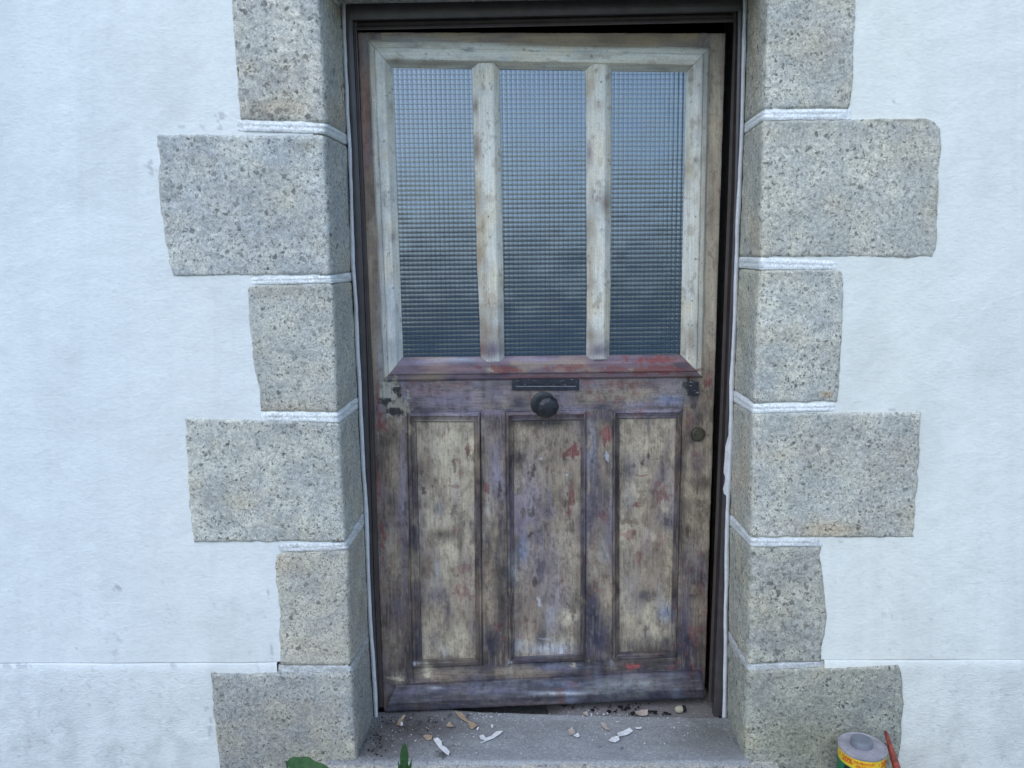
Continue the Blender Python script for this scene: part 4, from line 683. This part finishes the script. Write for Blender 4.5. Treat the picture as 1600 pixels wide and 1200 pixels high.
def lumps(name, spots, mat, zf, label, cat=None, kind=None, seed=1, flat=.7):
    R = random.Random(seed); bm = bmesh.new()
    for x, y, r in spots:
        p = onZ(x, y, zf); b2 = bmesh.ops.create_icosphere(bm, subdivisions=2 if r > .004 else 1, radius=r)
        sx, sy, sz = R.uniform(.7, 1.5), R.uniform(.7, 1.2), flat*R.uniform(.6, 1.1); rot = R.uniform(0, 3.14)
        for v in b2['verts']:
            k = 1+R.uniform(-.28, .28); x_, y_, z_ = v.co.x*sx*k, v.co.y*sy*k, v.co.z*sz*k
            v.co = Vector((p[0]+x_*math.cos(rot)-y_*math.sin(rot), p[1]+x_*math.sin(rot)+y_*math.cos(rot), p[2]+r*sz*.6+z_))
    c = onZ(spots[0][0], spots[0][1], zf); o = bm_obj(name, bm, mat, None, loc=tuple(c)); tag(o, label, cat, None, kind); return o
R = random.Random(5)
sp = []
for cx, cy, n, sx, sy in ((970, 1107, 26, 22, 6), (985, 1115, 12, 18, 2.5), (1018, 1113, 10, 9, 3), (1040, 1115, 7, 7, 2), (928, 1108, 5, 4, 2.5), (900, 1105, 5, 18, 2), (1000, 1100, 4, 8, 1.5)):
    for _ in range(n): sp.append((R.gauss(cx, sx*.6), min(R.gauss(cy, sy*.6), 1118), R.choice((.002, .003, .004, .0055))))
lumps('charred_crumbs', sp, M_CRUMB, -.004, 'black crumbs of burnt paint heaped under the free side of the door', 'crumbs', 'stuff', 3, .45)
sp = []
for _ in range(150): sp.append((R.uniform(596, 1105), R.triangular(1114, 1188, 1120), R.choice((.0008, .001, .0013, .0018))))
for _ in range(40): sp.append((R.gauss(760, 16), R.gauss(1119, 3), R.choice((.001, .0014, .002))))
for _ in range(40): sp.append((R.gauss(935, 30), R.gauss(1115, 2), R.choice((.001, .0015, .0022))))
lumps('paint_crumbs', sp, M_FW, .0, 'white specks of stripped paint scattered over the doorstep', 'crumbs', 'stuff', 4, .5)
sp = []
for _ in range(60): sp.append((R.gauss(640, 40), R.gauss(1130, 12), R.choice((.0012, .0018, .0025))))
for _ in range(30): sp.append((R.gauss(590, 8), R.gauss(1160, 14), R.choice((.0018, .0025, .0035))))
lumps('soil_crumbs', sp, m_plain('soil', (.03, .027, .024), .95, .1), .0, 'dark soil crumbs gathered at the left foot of the doorway', 'crumbs', 'stuff', 5, .5)
# pale oval chip with a dark end
pc = onZ(1062, 1113, -.004)
nut = thing('wood_chip', 'pale oval wood chip with a dark end on the sill beside the right jamb', 'wood chip', tuple(pc))
lathe('body', [(.0005, -.016), (.007, -.013), (.0105, -.005), (.0105, .003), (.0085, .008)], pc+np.array([0, 0, .010]), (1, .1, .1), m_plain('pale_wood', (.36, .33, .24), .7, .3), nut, seg=16)
lathe('end', [(.0088, .008), (.0095, .012), (.0075, .018), (0, .021)], pc+np.array([0, 0, .010]), (1, .1, .1), M_CRUMB, nut, seg=16)

# ------------------------------------------------------------------ tin of stripper and brush
CR, CH = .0565, .125
cp = onZ(1347.5, 1165, CH-.035); cb = np.array([cp[0], cp[1], -.035])
M_TIN = m_plain('dull_tin', (.36, .34, .36), .5, .5, .2, 200, .1, .2, 30); M_CAP = m_plain('grey_plastic_cap', (.17, .18, .20), .55, .4)
M_YEL = m_plain('yellow_label', (.72, .50, .03), .45, .4); M_RED = m_plain('red_print', (.62, .07, .02), .5, .4); M_GRN = m_plain('green_label', (.012, .17, .075), .45, .4); M_BLKP = m_plain('black_print', (.015, .015, .016), .5, .4); M_WHP = m_plain('white_print', (.75, .75, .78), .5, .4)
can = thing('paint_tin', 'round grey topped tin with a yellow and green label standing before the dark stone', 'tin', tuple(cb))
Z = (0, 0, 1)
can_body = lathe('body', [(CR-.001, 0), (CR+.001, .001), (CR+.001, .004), (CR, .005), (CR, CH-.032)], cb, Z, M_GRN, can, seg=64)
lathe('label_band', [(CR+.0002, CH-.034), (CR+.0004, CH-.033), (CR+.0004, CH-.008), (CR+.0002, CH-.007)], cb, Z, M_YEL, can, seg=64, endcap=False)
lathe('lid', [(CR-.0005, CH-.009), (CR+.0012, CH-.006), (CR+.0018, CH-.002), (CR+.0012, CH+.0008), (CR-.001, CH+.001), (CR-.004, CH-.0015), (.03, CH-.002), (.0, CH-.002)], cb, Z, M_TIN, can, seg=64)
lathe('cap', [(.026, CH-.002), (.0262, CH+.002), (.0255, CH+.012), (.024, CH+.0145), (.0, CH+.0145)], cb+np.array([.000, .006, 0]), Z, M_CAP, can, seg=40)
face = math.atan2(CAM[1]-cb[1], CAM[0]-cb[0])
def can_text(txt, size, ang, zc_, mat, name, par, tilt=0.0, sx=1.0, bold=.0):
    cu = bpy.data.curves.new('t', 'FONT'); cu.body = txt; cu.size = size; cu.align_x = 'CENTER'; cu.align_y = 'CENTER'; cu.offset = bold
    to = bpy.data.objects.new('t', cu); COL.objects.link(to); bpy.context.view_layer.update()
    me = bpy.data.meshes.new_from_object(to.evaluated_get(bpy.context.evaluated_depsgraph_get())); bpy.data.objects.remove(to)
    bm = bmesh.new(); bm.from_mesh(me); bmesh.ops.triangulate(bm, faces=bm.faces); bmesh.ops.subdivide_edges(bm, edges=bm.edges, cuts=1)
    for v in bm.verts:
        x = (v.co.x*math.cos(tilt)-v.co.y*math.sin(tilt))*sx; y = v.co.x*math.sin(tilt)+v.co.y*math.cos(tilt); th = face+ang+x/CR
        v.co = Vector((cb[0]+(CR+.0009)*math.cos(th), cb[1]+(CR+.0009)*math.sin(th), cb[2]+zc_+y))
    bmesh.ops.recalc_face_normals(bm, faces=bm.faces)
    return bm_obj(name, bm, mat, par)
band = [o for o in can.children if o.name.startswith('label_band')][0]
can_text('+', .011, -1.05, CH-.016, M_RED, 'lettering', band, 0, 1, .0006); can_text('20%', .020, -.62, CH-.0195, M_RED, 'lettering', band, 0, .9, .0006)
can_text('DE PRODUIT', .0088, .13, CH-.0155, M_RED, 'lettering', band, 0, .95, .0003); can_text('GRATUIT', .0088, .10, CH-.0255, M_RED, 'lettering', band, 0, .95, .0003)
can_text('+', .009, .78, CH-.017, M_RED, 'lettering', band, 0, 1, .0004); can_text('20%', .020, 1.13, CH-.0195, M_RED, 'lettering', band, 0, .9, .0006)
def can_patch(name, a0, a1, z0, z1, mat, par, n=20):
    th = face+np.linspace(a0, a1, n); P = np.array([[(cb[0]+(CR+.0007)*math.cos(q), cb[1]+(CR+.0007)*math.sin(q), cb[2]+z) for q in th] for z in (z1, z0)]); return grid(name, P, mat, par)
can_patch('print', -.75, .9, .02, CH-.036, M_BLKP, can_body)
# red handled brush leaning on the stone
bt = onY(1383.5, 1142, -.022); bend = onY(1408, 1222, -.14); bax = bend-bt; blen = np.linalg.norm(bax)
brush = thing('paintbrush', 'red wooden brush handle leaning on the stone right of the tin', 'paintbrush', tuple(bend))
M_HND = m_plain('chipped_red_lacquer', (.24, .045, .028), .4, .5, 0, 200, .3, .55, 70)
lathe('handle', [(0, 0), (.0036, .0015), (.0045, .006), (.0052, .02), (.0068, .045), (.0088, .075), (.0095, .10), (.0085, .12), (.010, .135)], bt, bax, M_HND, brush, seg=18)
lathe('ferrule', [(.0105, .133), (.0115, .135), (.0115, .165), (.0105, .166)], bt, bax, M_TIN, brush, seg=18)
lathe('bristles', [(.0100, .165), (.0115, .19), (.0105, .205), (.004, .212)], bt, bax, M_CRUMB, brush, seg=18)

# ------------------------------------------------------------------ weeds at the foot of the step
N = NT('leaf_green'); c = obj_coord(N, False); a_ = N.noise(c, 60, 3, .6)
M_LEAF = N.fin(N.mix(N.ramp(a_, .3, .7), (.012, .050, .010), (.03, .095, .02)), .5, None, .3); N.b.inputs['Subsurface Weight'].default_value = .0
N = NT('dark_leaf_green'); c = obj_coord(N, False); a_ = N.noise(c, 60, 3, .6)
M_LEAF2 = N.fin(N.mix(N.ramp(a_, .3, .7), (.012, .045, .012), (.03, .085, .025)), .5, None, .3)
def leaf(name, base, tip, wdt, mat, parent, lift=.01, nrm=(0, -.6, .8), fold=.25, blunt=.8):
    base = np.array(base); tip = np.array(tip); ax = tip-base; L_ = np.linalg.norm(ax); ax = ax/L_; nr = np.array(nrm, float); sd_ = np.cross(ax, nr); sd_ /= np.linalg.norm(sd_); nr = np.cross(sd_, ax)
    n, m = 22, 9; t = np.linspace(0, 1, n); u = np.linspace(-1, 1, m); wv = wdt*np.sin(np.pi*np.clip(t, 0, 1)**.75)**blunt*(1+.12*np.sin(t*18))
    P = base+ax*(t*L_)[:, None, None]+sd_*(wv[:, None]*u)[..., None]+nr*(lift*np.sin(np.pi*t)[:, None]+fold*wv[:, None]*np.abs(u))[..., None]
    P2 = P-nr*.0006
    nn = n*m; f = [tuple(q) for q in gfaces(n, m)]+[tuple(q[::-1]+nn) for q in gfaces(n, m)]
    return mk(name, np.concatenate([P.reshape(-1, 3), P2.reshape(-1, 3)]), f, mat, parent)
def stem(name, pts, r, mat, parent):
    pts = np.array(pts, float); V = []; k = 6
    for i, p in enumerate(pts):
        d = pts[min(i+1, len(pts)-1)]-pts[max(i-1, 0)]; d /= np.linalg.norm(d); t = np.cross(d, [1, 0, 0]); t /= np.linalg.norm(t); b = np.cross(d, t)
        V += [[p+r*(t*math.cos(q)+b*math.sin(q)) for q in np.arange(k)*2*math.pi/k]]
    return grid(name, np.array(V), mat, parent, wrap=True)
y1 = -.42; b1 = onZ(470, 1290, -.035)
wd1 = thing('broadleaf_weed', 'bright green rounded weed leaf before the lowest left granite block', 'weed', tuple(b1))
lb = onY(448, 1190, b1[1]-.0); lt_ = onY(522, 1206, b1[1]-.03)
stem('stem', [b1, (b1+lb)/2+np.array([-.01, 0, .01]), lb], .0022, M_LEAF, wd1); leaf('leaf', lb, lt_, .017, M_LEAF, wd1, .008, (0, -.75, .65))
leaf('leaf', b1+np.array([.0, 0, .01]), b1+np.array([-.07, -.03, .03]), .014, M_LEAF, wd1)
b2 = onZ(632, 1240, -.012)
wd2 = thing('grass_weed', 'dark green weed blade sprouting in front of the doorstep', 'weed', tuple(b2))
tp = onY(632, 1160, b2[1]+.01)
stem('stem', [b2, (b2+tp)/2], .002, M_LEAF2, wd2)
leaf('leaf', b2+np.array([0, 0, .002]), tp, .0125, M_LEAF2, wd2, .004, (0, -1, .2), .12, .38); leaf('leaf', b2+np.array([-.004, 0, .002]), onY(622, 1188, b2[1]), .006, M_LEAF2, wd2, .004, (.3, -1, .2)); leaf('leaf', b2+np.array([.004, -.004, .002]), onY(644, 1184, b2[1]-.01), .006, M_LEAF2, wd2, .004, (-.3, -1, .2))
